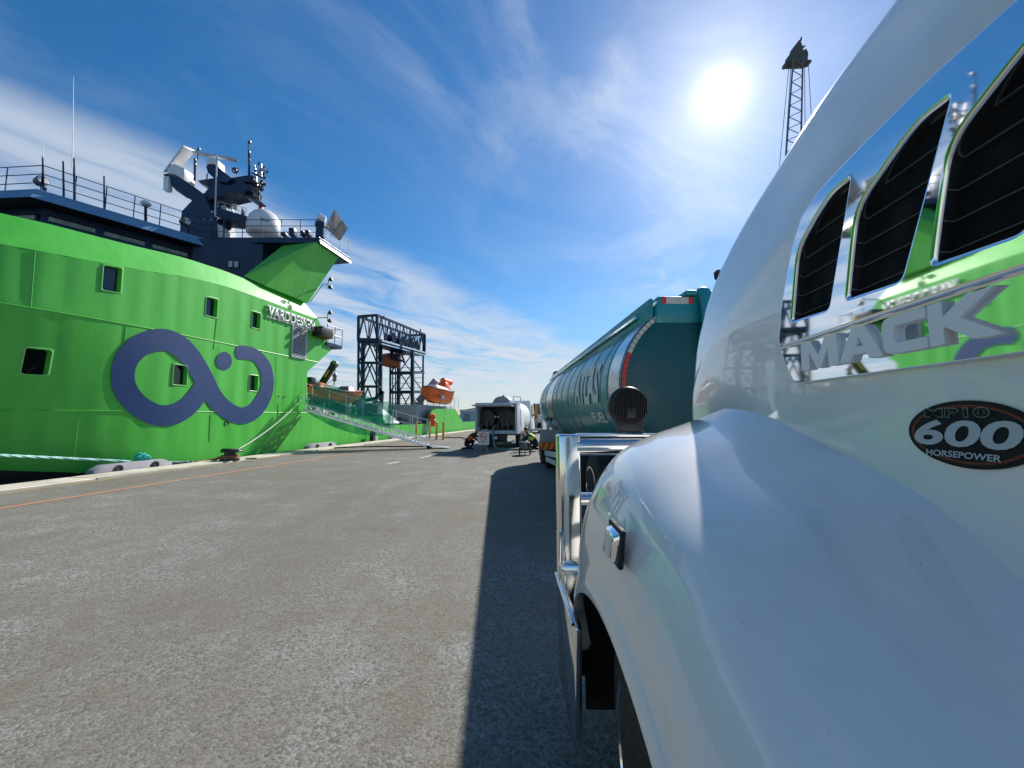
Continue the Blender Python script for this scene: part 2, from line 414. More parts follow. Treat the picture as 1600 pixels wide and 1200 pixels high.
def bake_data(data):
    o = bpy.data.objects.new('tmp', data); COL.objects.link(o)
    dg = bpy.context.evaluated_depsgraph_get(); dg.update()
    me = bpy.data.meshes.new_from_object(o.evaluated_get(dg))
    bpy.data.objects.remove(o)
    return me
def text_mesh(txt, width, height, bold=0.0, shear=0.0, extrude=0.0, bevel=0.0, spacing=1.0):
    cu = bpy.data.curves.new('tmp', 'FONT'); cu.body = txt; cu.size = 1.0; cu.offset = bold; cu.shear = shear; cu.space_character = spacing
    cu.resolution_u = 4
    me = bake_data(cu)
    xs = [v.co.x for v in me.vertices]; ys = [v.co.y for v in me.vertices]
    x0, x1, y0, y1 = min(xs), max(xs), min(ys), max(ys)
    for v in me.vertices: v.co = ((v.co.x - x0) / (x1 - x0) * width, (v.co.y - y0) / (y1 - y0) * height, 0)
    if extrude > 0:
        bm = bmesh.new(); bm.from_mesh(me)
        r = bmesh.ops.extrude_face_region(bm, geom=list(bm.faces))
        bmesh.ops.translate(bm, verts=[v for v in r['geom'] if isinstance(v, bmesh.types.BMVert)], vec=(0, 0, extrude))
        bmesh.ops.recalc_face_normals(bm, faces=bm.faces)
        bm.to_mesh(me); bm.free()
    return me
def slice_mesh(me, axis, vals):
    bm = bmesh.new(); bm.from_mesh(me)
    for v in vals:
        co = [0, 0, 0]; no = [0, 0, 0]; co[axis] = v; no[axis] = 1
        bmesh.ops.bisect_plane(bm, geom=list(bm.verts) + list(bm.edges) + list(bm.faces), plane_co=co, plane_no=no)
    bm.to_mesh(me); bm.free(); return me
def warp(me, fn):
    for v in me.vertices: v.co = fn(v.co.x, v.co.y, v.co.z)
    me.update(); return me
def rrect(x0, y0, x1, y1, r, n=5):
    out = []
    for cx_, cy_, a0 in ((x1 - r, y0 + r, -90), (x1 - r, y1 - r, 0), (x0 + r, y1 - r, 90), (x0 + r, y0 + r, 180)):
        for i in range(n + 1):
            a = R(a0 + 90 * i / n); out.append((cx_ + r * math.cos(a), cy_ + r * math.sin(a)))
    return out
def lerp_tab(tab, x):
    if x <= tab[0][0]: return tab[0][1]
    for (a, b), (c, d) in zip(tab, tab[1:]):
        if x <= c: return b + (d - b) * (x - a) / (c - a)
    return tab[-1][1]
def smooth_tab(tab, x):            # Catmull-Rom through table points
    if x <= tab[0][0]: return tab[0][1]
    if x >= tab[-1][0]: return tab[-1][1]
    for i in range(len(tab) - 1):
        if x <= tab[i + 1][0]:
            x0, y0 = tab[i]; x1, y1 = tab[i + 1]
            sl = lambda j: (tab[min(j + 1, len(tab) - 1)][1] - tab[max(j - 1, 0)][1]) / (tab[min(j + 1, len(tab) - 1)][0] - tab[max(j - 1, 0)][0])
            h = x1 - x0; t = (x - x0) / h; m0 = sl(i) * h; m1 = sl(i + 1) * h
            return (2*t**3-3*t*t+1)*y0 + (t**3-2*t*t+t)*m0 + (-2*t**3+3*t*t)*y1 + (t**3-t*t)*m1
def sag(p, q, d, n=14):
    p = Vector(p); q = Vector(q)
    return [p.lerp(q, i / n) - V(0, 0, 4 * d * (i / n) * (1 - i / n)) for i in range(n + 1)]
def catmull(pts, n=6):
    pts = [Vector(p) for p in pts]; out = []
    for i in range(len(pts) - 1):
        a = pts[max(i - 1, 0)]; b = pts[i]; c = pts[i + 1]; d = pts[min(i + 2, len(pts) - 1)]
        for k in range(n):
            t = k / n
            out.append(0.5 * ((2 * b) + (c - a) * t + (2 * a - 5 * b + 4 * c - d) * t * t + (3 * b - a - 3 * c + d) * t ** 3))
    return out + [pts[-1]]

# ------------------------------------------------------------------ setting: quay, water
QA = R(10.65)
QD = V(math.sin(QA), math.cos(QA), 0)          # along the quay, away from the camera
QN = V(math.cos(QA), -math.sin(QA), 0)         # across the quay, towards the trucks
Q0 = V(-12.25, 0, 0)                           # inner edge of the concrete capping
def qp(s, t, z=0): return Q0 + QD * s + QN * t + V(0, 0, z)
MB().add([qp(-60, 0), qp(-60, 400), qp(600, 400), qp(600, 0)], [[0, 1, 2, 3]]).build('ground', M_ASPH)
struct(bpy.data.objects['ground'])
cap = bpy.data.objects.new('quay_edge', None); COL.objects.link(cap); ORG['quay_edge'] = V(0, 0, 0); struct(cap)
for i in range(22):                            # capping cast in bays with open joints
    a = -14 + i * 6.0
    MB().hexa([qp(a + .012, -0.92, -1.0), qp(a + 5.988, -0.92, -1.0), qp(a + 5.988, -.005, -1.0), qp(a + .012, -.005, -1.0)],
              [qp(a + .012, -0.92, .05), qp(a + 5.988, -0.92, .05), qp(a + 5.988, -.005, .05), qp(a + .012, -.005, .05)]).build('capping_bay', M_CONC, cap, bevel=0.015, seg=1)
struct(MB().hexa([qp(-60, -.85, -6), qp(600, -.85, -6), qp(600, -.1, -6), qp(-60, -.1, -6)],
                 [qp(-60, -.85, -1.003), qp(600, -.85, -1.003), qp(600, -.1, -1.003), qp(-60, -.1, -1.003)]).build('quay_wall', mat('dark_concrete', (0.16, 0.15, 0.13), 0.9, var=0.3)))
struct(MB().add([qp(-600, -900, -2.1), qp(-600, -.5, -2.1), qp(3000, -.5, -2.1), qp(3000, -900, -2.1)], [[0, 1, 2, 3]]).build('water', water_mat()))
M_LINEO = worn_paint('orange_line_paint', (0.62, 0.25, 0.09), 0.62)
M_LINEY = worn_paint('ochre_line_paint', (0.55, 0.36, 0.12), 0.55)
M_LINEW = worn_paint('white_line_paint', (0.70, 0.70, 0.66), 0.60)
def strip(s0, s1, t0, w, m, name, z=.004, t1=None):
    t1 = t0 if t1 is None else t1
    n = max(1, int((s1 - s0) / 2)); mb = MB()
    mb.grid([[qp(s0 + (s1 - s0) * i / n, t0 + (t1 - t0) * i / n + sg * w / 2, z) for i in range(n + 1)] for sg in (-1, 1)])
    return struct(mb.build(name, m))
strip(-14, 60, 2.04, .085, M_LINEO, 'orange_line')
strip(-14, 60, .17, .07, M_LINEY, 'edge_line')
for a, b, t_ in ((16.3, 17.2, 5.80), (14.4, 15.0, 5.5)): strip(a, b, t_, .10, M_LINEW, 'lane_dash', t1=t_ + .12)
# low far land on the horizon beyond the quay
far = MB()
pts = [(-700, 0)] + [(-700 + i * 60, 4 + 5 * random.random()) for i in range(40)]
for (a, h), (b, h2) in zip(pts, pts[1:]):
    far.hexa([V(a, 1900, -2), V(b, 1900, -2), V(b, 1960, -2), V(a, 1960, -2)], [V(a, 1900, h), V(b, 1900, h2), V(b, 1960, h2), V(a, 1960, h)])
struct(far.build('far_shore', mat('hazy_land', (0.16, 0.20, 0.22), 0.95)))

# ------------------------------------------------------------------ the white bonneted truck beside the camera
TR = thing('bonneted_truck', 'white bonneted prime mover with chrome side vents and bull bar, nearest vehicle', 'truck', (1.52, 1.2, 0))
TCX = 1.52
HPSI = math.atan(.123); HN = V(-math.cos(HPSI), math.sin(HPSI), 0)
def hx(y): return .739 + .123 * y
def hp(y, z, off=0.0): return V(hx(y), y, z) + HN * off
def mirx(p): return V(2 * TCX - p.x, p.y, p.z)
ZTOP = [(-.6, 2.76), (.5, 2.70), (.89, 2.645), (1.12, 2.61), (1.42, 2.505), (1.66, 2.40), (1.86, 2.28), (2.05, 2.10), (2.17, 1.90)]
ZVAL = [(-.4, 1.10), (.3, 1.20), (.64, 1.335), (.79, 1.43), (1.1, 1.52), (1.37, 1.595), (1.7, 1.63), (2.0, 1.60), (2.2, 1.55)]
def hood_section(y, ins=0.0, zd=0.0):
    Z = smooth_tab(ZTOP, y) - zd; off = lerp_tab([(.5, .13), (1.1, .11), (1.5, .075), (1.9, .04), (2.17, .03)], y)
    x0 = hx(y) + ins; zv = smooth_tab(ZVAL, y) - .12; k = min(1.0, (Z - zv) / 1.0)
    P = [(0, zv), (0, zv + .2 * k), (0, zv + .40 * k), (.004, zv + .56 * k), (.012, Z - .36 * k)]
    pts = catmull([V(x0 + a, y, b) for a, b in P], 4)
    pts += [V(x0 + .012 + (off - .012) * q, y, Z + (-.36 + .36 * q ** .93) * k) for q in (.2, .4, .6, .8, .94)]
    pts += [V(x0 + off + a, y, Z + b * k) for a, b in ((.004, .004), (.012, .012), (.025, .019), (.05, .026), (.12, .04), (.24, .06))]
    c = V(TCX, y, Z + .10 * k)
    pts.append((pts[-1] + c) / 2 + V(0, 0, .012)); pts.append(c)
    return pts
ys = [-.45 + i * .09 for i in range(28)]; ys = [v for v in ys if v < 2.06] + [2.08, 2.12, 2.15]
rows = [hood_section(v) for v in ys] + [hood_section(2.172, .008, .006), hood_section(2.185, .03, .025), hood_section(2.20, .075, .06), hood_section(2.21, .16, .12)]
full = [r + [mirx(p) for p in r[-2::-1]] for r in rows]
mb = MB().grid(full); k = len(mb.v); mb.f.append([k - len(full[0]) + i for i in range(len(full[0]))])
hood = mb.build('hood', M_TRUCK, TR, smooth=True, angle=50)

ARC = (1.18, .30, .85, .69)
def arch_z(y):
    d = (y - ARC[0]) / ARC[2]
    return max(.44, ARC[1] + ARC[3] * math.sqrt(1 - d * d)) if abs(d) < 1 else .44
FPROF = [(.272, 0), (.274, .045), (.282, .085), (.292, .13), (.297, .22), (.305, .32), (.322, .42), (.350, .52), (.392, .63), (.452, .73), (.53, .805), (.63, .862), (.74, .907), (.86, .957), (.93, .990), (.985, 1.02)]
def fender_section(y):
    za = arch_z(y); zv = smooth_tab(ZVAL, y)
    e = max(0.0, (y - 1.70) / .38); ins = .12 * e ** 2.6; zd = .07 * e ** 3
    x1 = hx(y) + .03; ksc = (x1 - .29) / (.985 - .29)
    out = [V(.318 + ins, y, za + .03), V(.300 + ins, y, za + .002)]
    for x, q in FPROF:
        xx = x if x < .3 else .3 + (x - .3) * (x1 - .3) / (.985 - .3)
        out.append(V(xx + ins * (1 - .6 * q), y, za + (zv - zd - za) * q))
    return out
fy = sorted(set([round(-.25 + .055 * i, 4) for i in range(43)] + [.34, .36, 1.99, 2.0, 2.02, 2.04, 2.06, 2.08]))
fy = [v for v in fy if v <= 2.08]
frows = []
for v in fy:
    frows.append(fender_section(v))
last = fender_section(2.08)
frows.append([p + V(.05, .018, -.03) for p in last]); frows.append([p + V(.16, .024, -.10) for p in last])
def resamp(r):
    c = catmull(r[2:], 3); return r[:2] + c
frows = [resamp(r) for r in frows]
MB().grid(frows).build('fender', M_TRUCK, TR, smooth=True, angle=60)
MB().grid([[mirx(p) for p in r] for r in frows]).build('fender', M_TRUCK, TR, smooth=True, angle=60)
# liner inside the arch
for sg in (0, 1):
    rws = []
    for i in range(25):
        a = math.pi * i / 24
        yy = ARC[0] + (ARC[2] + .02) * math.cos(a); zz = ARC[1] + (ARC[3] + .03) * math.sin(a)
        rws.append([V(.33, yy, zz), V(.62, yy, zz + .02), V(.98, yy, zz)])
    if sg: rws = [[mirx(p) for p in r] for r in rws]
    MB().grid(rws).build('wheel_well', M_WELL, TR, smooth=True)
for sd_ in (0, 1):
    c_ = V(.70, 2.055, .62); MB().box(c_ if not sd_ else mirx(c_), (.66, .02, .95)).build('splash_panel', M_WELL, TR)
def wheel(par, c, ax, r, w, name='wheel', dish=.06, nuts=False):
    """tyre with tread blocks, rim and hub; ax points to the outer side"""
    c = Vector(c); ax = Vector(ax).normalized()
    t = MB().lathe(c - ax * w / 2, ax, [(0, r * .60), (.02, r * .80), (.03 * 1, r * .93), (.06, r * .985), (w * .3, r), (w * .31, r * .975), (w * .36, r * .975), (w * .37, r), (w * .63, r), (w * .64, r * .975), (w * .69, r * .975), (w * .7, r), (w - .06, r * .985), (w - .03, r * .93), (w - .02, r * .80), (w, r * .60)], 36)
    o = t.build(name, M_RUBBER, par, smooth=True, angle=30)
    MB().lathe(c + ax * (w / 2 - .015), ax, [(0, r * .58), (.02, r * .60), (.022, r * .55), (-dish, r * .48), (-dish, r * .28), (-dish + .03, r * .26), (-dish + .05, r * .2), (-dish + .05, .001)], 28, cap=False).build('rim', M_POLISH, o, smooth=True, angle=30)
    _, a, u = frame_of(ax)
    for i in range(10 if nuts else 0):
        an = 2 * math.pi * i / 10; q = c + ax * (w / 2 - .015 - dish) + (a * math.cos(an) + u * math.sin(an)) * r * .36
        MB().lathe(q, ax, [(0, .016), (.035, .016), (.04, .008)], 6).build('wheel_nut', M_CHROME, o, smooth=True)
    return o
wheel(TR, (.53, 1.20, .50), (-1, 0, 0), .50, .29, nuts=True)
wheel(TR, (2 * TCX - .53, 1.20, .50), (1, 0, 0), .50, .29)
# chassis rails, axle and a low dark sill behind the wheel
MB().box((1.1, .3, .75), (.09, 4.4, .28)).box((1.94, .3, .75), (.09, 4.4, .28)).build('chassis_rail', M_BLACK, TR)
MB().tube([(.66, 1.2, .5), (2.38, 1.2, .5)], .07, 12).build('axle', M_BLACK, TR, smooth=True)
MB().box((1.52, 1.0, 1.15), (.9, 1.5, .7)).build('engine_block', M_BLACK, TR, bevel=.04)
# hood side vents: chrome surround with three openings, dark slatted grille behind
def hmap(off): return lambda X, Y, Z: hp(-X, Y, Z + off)
KV, KP, KL = .963, .984, .968
def kz(z, k): return CAMH + (z - CAMH) * k
def vent_outline(yb, wb, lean):
    """opening: upright rear edge leaning back, big forward top radius; returns (X=-y, z)"""
    zb, zt = 1.890, 2.200
    P = []
    f0 = V(-(yb), zb, 0)
    pts = [(-(yb) , zb), (-(yb - wb), zb - .008), (-(yb - wb - lean), zt), (-(yb - wb - lean + .075), zt + .004), (-(yb - wb - lean + .135), zt - .022), (-(yb - .055), zt - .085), (-(yb - .028), zt - .19)]
    # round the corners
    out = []; m = len(pts); rad = [.020, .022, .018, .05, .05, .07, .06]
    for i in range(m):
        a = V(*pts[i - 1], 0); b = V(*pts[i], 0); c = V(*pts[(i + 1) % m], 0)
        r = min(rad[i], (a - b).length * .45, (c - b).length * .45)
        p = b + (a - b).normalized() * r; q = b + (c - b).normalized() * r
        for k in range(6):
            t = k / 5; out.append(tuple((p * (1 - t) ** 2 + b * 2 * t * (1 - t) + q * t * t).xy))
    return out
VENTS = [(1.200, .180, .112), (.965, .168, .138), (.738, .160, .145)]
def grow(poly, d):
    c = V(sum(p[0] for p in poly) / len(poly), sum(p[1] for p in poly) / len(poly)); n = len(poly); out = []
    for i in range(n):
        a = V(*poly[i - 1]); b = V(*poly[(i + 1) % n]); t = (b - a)
        nn = V(t.y, -t.x).normalized() if t.length > 1e-9 else V(0, 0)
        out.append((poly[i][0] + nn.x * d, poly[i][1] + nn.y * d))
    return out
outer = [(-1.268, 1.832), (-.50, 1.842), (-.40, 2.245), (-.55, 2.255), (-.70, 2.257), (-.88, 2.245), (-1.03, 2.226), (-1.11, 2.195), (-1.165, 2.12), (-1.21, 2.02), (-1.245, 1.94)]
oc = []
m = len(outer)
for i in range(m):
    a = V(*outer[i - 1], 0); b = V(*outer[i], 0); c = V(*outer[(i + 1) % m], 0); r = min(.025, (a - b).length * .4, (c - b).length * .4)
    p = b + (a - b).normalized() * r; q = b + (c - b).normalized() * r
    for k in range(4):
        t = k / 3; oc.append(tuple((p * (1 - t) ** 2 + b * 2 * t * (1 - t) + q * t * t).xy))
vouts = [[(a * KV, kz(b, KV)) for a, b in vent_outline(*v)] for v in VENTS]
oc = [(a * KV, kz(b, KV)) for a, b in oc]
bez = warp(curve_mesh([oc] + vouts, .010, .009, 3), hmap(.014))
bez.polygons.foreach_set('use_smooth', [True] * len(bez.polygons)); bez.set_sharp_from_angle(angle=R(60))
bezel = mesh_obj('vent_surround', bez, M_CHROME, TR)
for vt_, vo_ in zip(VENTS, vouts):
    mesh_obj('vent_backing', warp(curve_mesh([grow(vo_, .012)]), hmap(.003)), mat('vent_black', (.004, .004, .005), .7, spec=.15), bezel)
    rim_ = MB().tube([hp(-p[0], p[1], .027) for p in grow(vo_, .001)], .0034, 6, closed=True)
    rim_.build('vent_rim', M_CHROME, bezel, smooth=True)
    for k in range(6):                               # thin slats
        zz = 1.905 + k * .053
        def edge_y(poly, z):
            ysx = []
            for (a, b), (c, d) in zip(poly, poly[1:] + poly[:1]):
                if (b - z) * (d - z) < 0: ysx.append(-(a + (c - a) * (z - b) / (d - b)))
            return (max(ysx), min(ysx)) if len(ysx) > 1 else None
        e = edge_y(vo_, zz)
        if e:
            MB().hexa([hp(e[0] - .002, zz - .0016, .003), hp(e[1] + .002, zz - .0016, .003), hp(e[1] + .002, zz - .0016, .008), hp(e[0] - .002, zz - .0016, .008)],
                      [hp(e[0] - .002, zz + .0012, .003), hp(e[1] + .002, zz + .0012, .003), hp(e[1] + .002, zz + .0004, .008), hp(e[0] - .002, zz + .0004, .008)]).build('vent_slat', mat('dull_grey_slat', (.06, .06, .065), .5), bezel)
# mirror-bright name plate with raised letters
plate = [(-1.262, 1.822), (-1.245, 1.775), (-1.205, 1.712), (-1.185, 1.703), (-.42, 1.703), (-.40, 1.72), (-.40, 1.836), (-.46, 1.842)]
plate = [(a * KP, kz(b, KP)) for a, b in plate]
pm = warp(curve_mesh([plate], .004, .003, 2), hmap(.008))
namepl = mesh_obj('name_plate', pm, M_CHROME, TR)
GLY = {'M': [[(0, 0), (.02, 1), (.30, 1), (.5, .42), (.70, 1), (.98, 1), (1, 0), (.77, 0), (.755, .62), (.56, 0), (.44, 0), (.245, .62), (.23, 0)]],
       'A': [[(0, 0), (.36, 1), (.66, 1), (1, 0), (.73, 0), (.66, .19), (.35, .19), (.28, 0)], [(.42, .40), (.60, .40), (.515, .72)]],
       'C': [[(1, 0), (.2, 0), (.06, .06), (0, .2), (0, .8), (.06, .94), (.2, 1), (1, 1), (1, .74), (.34, .74), (.27, .66), (.27, .34), (.34, .26), (1, .26)]],
       'K': [[(0, 0), (0, 1), (.25, 1), (.25, .62), (.66, 1), (1.05, 1), (.52, .53), (1.12, 0), (.72, 0), (.25, .42), (.25, 0)]]}
for ch, (a, w) in zip('MACK', ((-1.160, .150), (-1.002, .132), (-.862, .100), (-.752, .108))):
    t = curve_mesh([[(x_ * w, y_ * .082) for x_, y_ in pl_] for pl_ in GLY[ch]], .0055, .0008, 1)
    mesh_obj('letter', warp(t, lambda X, Y, Z, a=a: hp(-(a * KL + X), kz(1.737, KL) + Y * .97, Z + .0205)), M_SILVERL, namepl)
# oval engine badge
def oval(a, b, n=56): return [(a * math.cos(2 * math.pi * i / n), b * math.sin(2 * math.pi * i / n)) for i in range(n)]
EC = (.703, 1.567)
def emap(off): return lambda X, Y, Z: hp(EC[0] - X, EC[1] + Y, Z + off)
M_BADGE = mat('black_badge', (0.008, 0.008, 0.010), 0.55, var=0.1, spec=0.25)
M_BADGER = mat('dark_red_badge', (0.16, 0.012, 0.010), 0.3, var=0.3, vscale=20)
M_BADGEW = mat('silver_badge', (0.50, 0.53, 0.56), 0.35, var=0.03)
badge = mesh_obj('engine_badge', warp(curve_mesh([oval(.1135, .0600)], .0012, .0012, 1), emap(.0025)), M_BADGE, TR)
mesh_obj('badge_ring', warp(curve_mesh([oval(.1060, .0535), oval(.1005, .0490)]), emap(.0053)), M_BADGER, badge)
mesh_obj('badge_text', warp(text_mesh('600', .190, .050, bold=.03, shear=.18), lambda X, Y, Z: hp(EC[0] + .100 - X, EC[1] - .024 + Y, .0060)), M_BADGEW, badge)
mesh_obj('badge_text', warp(text_mesh('HORSEPOWER', .132, .0120, bold=.02, shear=.15), lambda X, Y, Z: hp(EC[0] + .078 - X, EC[1] - .044 + Y - .08 * (X - .08) ** 2, .0060)), M_BADGEW, badge)
tm = text_mesh('MP10', .118, .0185, bold=.035)
mesh_obj('badge_text', warp(tm, lambda X, Y, Z: hp(EC[0] + .074 - X, EC[1] + .0300 + Y, .0058)), mat('grey_badge', (.26, .30, .31), .4), badge)
mesh_obj('badge_text', warp(text_mesh('MP10', .1155, .0160, bold=.012), lambda X, Y, Z: hp(EC[0] + .0728 - X, EC[1] + .0312 + Y, .0062)), M_BADGE, badge)
# side marker lamp on the fender
mk = MB().hexa([V(.293, 1.085, 1.195), V(.293, 1.200, 1.195), V(.270, 1.180, 1.200), V(.270, 1.092, 1.200)], [V(.302, 1.085, 1.280), V(.302, 1.200, 1.280), V(.277, 1.180, 1.268), V(.277, 1.092, 1.268)]).build('marker_lamp', M_CHROME, TR, bevel=.005)
MB().hexa([V(.2695, 1.098, 1.206), V(.2695, 1.172, 1.206), V(.2660, 1.169, 1.208), V(.2660, 1.101, 1.208)], [V(.2765, 1.098, 1.262), V(.2765, 1.172, 1.262), V(.2730, 1.169, 1.259), V(.2730, 1.101, 1.259)]).build('lamp_lens', M_LAMPG, mk, bevel=.002)
MB().hexa([V(.300, 1.074, 1.186), V(.300, 1.211, 1.186), V(.286, 1.211, 1.186), V(.286, 1.074, 1.186)], [V(.310, 1.074, 1.289), V(.310, 1.211, 1.289), V(.296, 1.211, 1.289), V(.296, 1.074, 1.289)]).build('lamp_gasket', M_RUBBER, mk, bevel=.004)
# bull bar: polished posts, cross tubes, lower bumper with swept wings
BY = 2.33
pl = [at_y(873, 679, BY).x, at_y(907, 679, BY).x]; zt_ = at_y(873, 679, BY).z
bb = MB()
prof = [(0, .55), (0, zt_ - .05), (.02, zt_ - .01), (.06, zt_)]
bb.hexa([V(pl[0], BY, .55), V(pl[1], BY, .55), V(pl[1], BY + .09, .55), V(pl[0] - .012, BY + .09, .55)], [V(pl[0], BY, zt_), V(pl[1], BY, zt_), V(pl[1], BY + .09, zt_), V(pl[0] - .012, BY + .09, zt_)])
bbar = bb.build('bull_bar_post', M_POLISH, TR, bevel=.014, seg=3)
MB().hexa([mirx(V(pl[0], BY, .55)), mirx(V(pl[1], BY, .55)), mirx(V(pl[1], BY + .09, .55)), mirx(V(pl[0], BY + .09, .55))], [mirx(V(pl[0], BY, zt_)), mirx(V(pl[1], BY, zt_)), mirx(V(pl[1], BY + .09, zt_)), mirx(V(pl[0], BY + .09, zt_))]).build('bull_bar_post', M_POLISH, TR, bevel=.014, seg=3)
for zz, rr in ((1.415, .058), (1.10, .040), (.83, .040)):
    MB().tube([V(pl[1] - .02, BY + .05, zz), V(2 * TCX - pl[1] + .02, BY + .05, zz)], rr, 18).build('bull_bar_tube', M_POLISH, TR, smooth=True)
MB().box((TCX, BY + .05, zt_ - .005), (2 * (TCX - pl[1]) + .04, .075, .022)).build('bull_bar_tube', M_POLISH, TR, bevel=.008)
MB().box((TCX, BY + .03, .52), (2 * (TCX - pl[0]), .14, .46)).build('bumper', M_POLISH, TR, bevel=.03)
for s_ in (0, 1):
    w_ = [V(.252, 2.24, .69), V(.262, 1.745, .71), V(.270, 1.72, .70), V(.268, 1.745, .235), V(.262, 1.80, .20), V(.252, 2.20, .22)]
    if s_: w_ = [mirx(p) for p in w_]
    wing = MB().prism(w_, (.03 if not s_ else -.03, 0, 0)).build('bumper_wing', M_POLISH, TR, bevel=.008)
    lip_ = [V(.247, 2.26, .715), V(.256, 1.80, .715), V(.262, 1.735, .708)]
    if s_: lip_ = [mirx(p) for p in lip_]
    MB().tube(lip_, .008, 10).build('wing_lip', M_CHROME, wing, smooth=True)
# bright grab strip on the post and a driving lamp seen from behind
MB().tube([V(pl[0] - .004, BY - .012, .62), V(pl[0] - .004, BY - .012, .93)], .016, 10).build('post_strip', M_CHROME, TR, smooth=True)
LC = at_y(985, 634, BY + .06); 
lamp = MB().lathe(LC + V(0, .10, 0), (0, -1, 0), [(0, .112), (.02, .124), (.055, .124), (.075, .112), (.085, .10)], 40).build('driving_lamp', M_PLASTIC, TR, smooth=True, angle=30)
fin = MB()
for i in range(-9, 10):
    xx = i * .0112; hh = math.sqrt(max(0, .112 ** 2 - xx * xx))
    fin.box(LC + V(xx, .010, 0), (.0042, .030, 2 * hh))
fin.build('lamp_fins', M_PLASTIC, lamp)
MB().box(LC + V(0, -.006, -.045), (.055, .02, .06)).build('lamp_box', M_PLASTIC, lamp, bevel=.004)
MB().hexa([LC + V(-.075, 0, -.16), LC + V(.075, 0, -.16), LC + V(.075, .05, -.16), LC + V(-.075, .05, -.16)], [LC + V(-.105, .02, -.03), LC + V(.105, .02, -.03), LC + V(.105, .06, -.03), LC + V(-.105, .06, -.03)]).build('lamp_bracket', M_PLASTIC, lamp, bevel=.005)
# small hood-mounted mirror arm knob at the far hood edge, and the cab behind the camera
hm = at_y(1118, 430, 1.90) + V(.015, 0, 0)
hmo = MB().lathe(hm, (0, 0, 1), [(-.03, .010), (-.015, .020), (.015, .022), (.025, .012)], 14).build('hood_mirror', M_PLASTIC, TR, smooth=True)
MB().tube([hm, hm + V(.05, -.02, -.02), V(hx(1.84) + .12, 1.84, smooth_tab(ZTOP, 1.84) - .01)], .008, 8).build('mirror_stalk', M_PLASTIC, hmo, smooth=True)
cab = MB().hexa([V(.36, -.47, .55), V(2.68, -.47, .55), V(2.68, -2.6, .55), V(.36, -2.6, .55)], [V(.42, -.9, 3.15), V(2.62, -.9, 3.15), V(2.62, -2.6, 3.25), V(.42, -2.6, 3.25)]).build('cab', M_TRUCK, TR, bevel=.10, seg=4)
MB().hexa([V(.372, -.95, 1.95), V(.372, -1.75, 1.95), V(.38, -1.75, 1.95), V(.38, -.95, 1.95)], [V(.398, -1.12, 2.75), V(.398, -1.75, 2.75), V(.41, -1.75, 2.75), V(.41, -1.12, 2.75)]).build('side_window', M_DKGLASS, cab, bevel=.01)
MB().hexa([V(.55, -.60, 2.0), V(2.49, -.60, 2.0), V(2.49, -.64, 2.0), V(.55, -.64, 2.0)], [V(.6, -.85, 2.9), V(2.44, -.85, 2.9), V(2.44, -.89, 2.9), V(.6, -.89, 2.9)]).build('windscreen', M_DKGLASS, cab, bevel=.01)

# ------------------------------------------------------------------ the green ship alongside
def sp(s, t, z): return qp(s, t - 1.47, z)
ZCHT = [(-8, 5.2), (4, 5.45), (7, 5.65), (9.3, 5.87), (11.4, 6.12), (13.2, 6.44), (14.4, 6.57), (15.5, 6.60), (40, 6.60)]
def zch(s): return smooth_tab(ZCHT, s)
SEAM = [(-8, -10.6), (-5, -9.4), (0, -6.2), (4, -3.4), (6, -2.05), (8, -.98), (9.3, -.47), (11, -.15), (12.5, -.03), (14, 0), (19, 0)]
LOW = [(-8, -10.6), (-5, -9.9), (0, -7.4), (4, -4.9), (6, -3.2), (8, -1.9), (9.3, -1.15), (11, -.45), (12.5, -.10), (14, 0), (19, 0)]
ZSEAM, ZCH, ZTOPD = 4.37, 6.60, 7.35
def hull_t(s, z, dish=True):
    a = smooth_tab(LOW, s); b = smooth_tab(SEAM, s)
    if z < ZSEAM: t = a + (b - a) * (z / ZSEAM)
    else: t = b * (1 + .06 * (z - ZSEAM))
    if dish: t += .007 * math.sin(2 * math.pi * s / .68) * (1 - .5 * math.cos(2 * math.pi * s / 2.72)) * max(0, min(1, (z - .5) * 2, (ZCH - z) * 4, abs(z - ZSEAM) * 5))
    return t
def zm(s, z): return z if z <= ZSEAM else ZSEAM + (z - ZSEAM) * (zch(s) - ZSEAM) / (ZCH - ZSEAM)
def zinv(s, z): return z if z <= ZSEAM else ZSEAM + (z - ZSEAM) * (ZCH - ZSEAM) / (zch(s) - ZSEAM)
def hull_px(px, py, dish=False):
    t = 0.0
    for _ in range(30):
        p = at_pl(px, py, sp(0, t, 0), QN)
        s = (p - sp(0, 0, 0)).dot(QD); z = p.z
        t = .5 * t + .5 * hull_t(s, max(-.5, min(z, ZCH)), dish)
    return s, z
def hs(s, z, off=0.0): return sp(s, hull_t(s, z, False) + off, z)
SHIP = thing('supply_ship', 'lime green offshore ship moored along the quay with navy bridge', 'ship', sp(19, -3, -2.1))

SW = []                                   # side windows: s0, s1, z0, z1
for px0, py0, px1, py1 in ((159.4, 415.6, 189.8, 456), (34.7, 544, 78.8, 586), (270, 570, 292.5, 602), (320.9, 465, 339.6, 495), (392.9, 487.5, 406.6, 513.4), (388.4, 586, 402.8, 611)):
    pm_ = (py0 + py1) / 2; a = hull_px(px0, pm_); b = hull_px(px1, pm_); xm = (px0 + px1) / 2
    sm_ = (a[0] + b[0]) / 2; SW.append((a[0], b[0], zinv(sm_, hull_px(xm, py1)[1]), zinv(sm_, hull_px(xm, py0)[1])))
ENDP = [hull_px(480, 640), hull_px(480, 581), hull_px(517, 547.5), hull_px(512, 534), hull_px(497, 501)]
ENDP = sorted(ENDP, key=lambda q: q[1]); ENDP[-1] = (ENDP[-1][0], ZCH)
def s_end(z): return lerp_tab([(q[1], q[0]) for q in ENDP], z)
SMIN = min(q[0] for q in ENDP)
zb_ = ENDP[0][1]
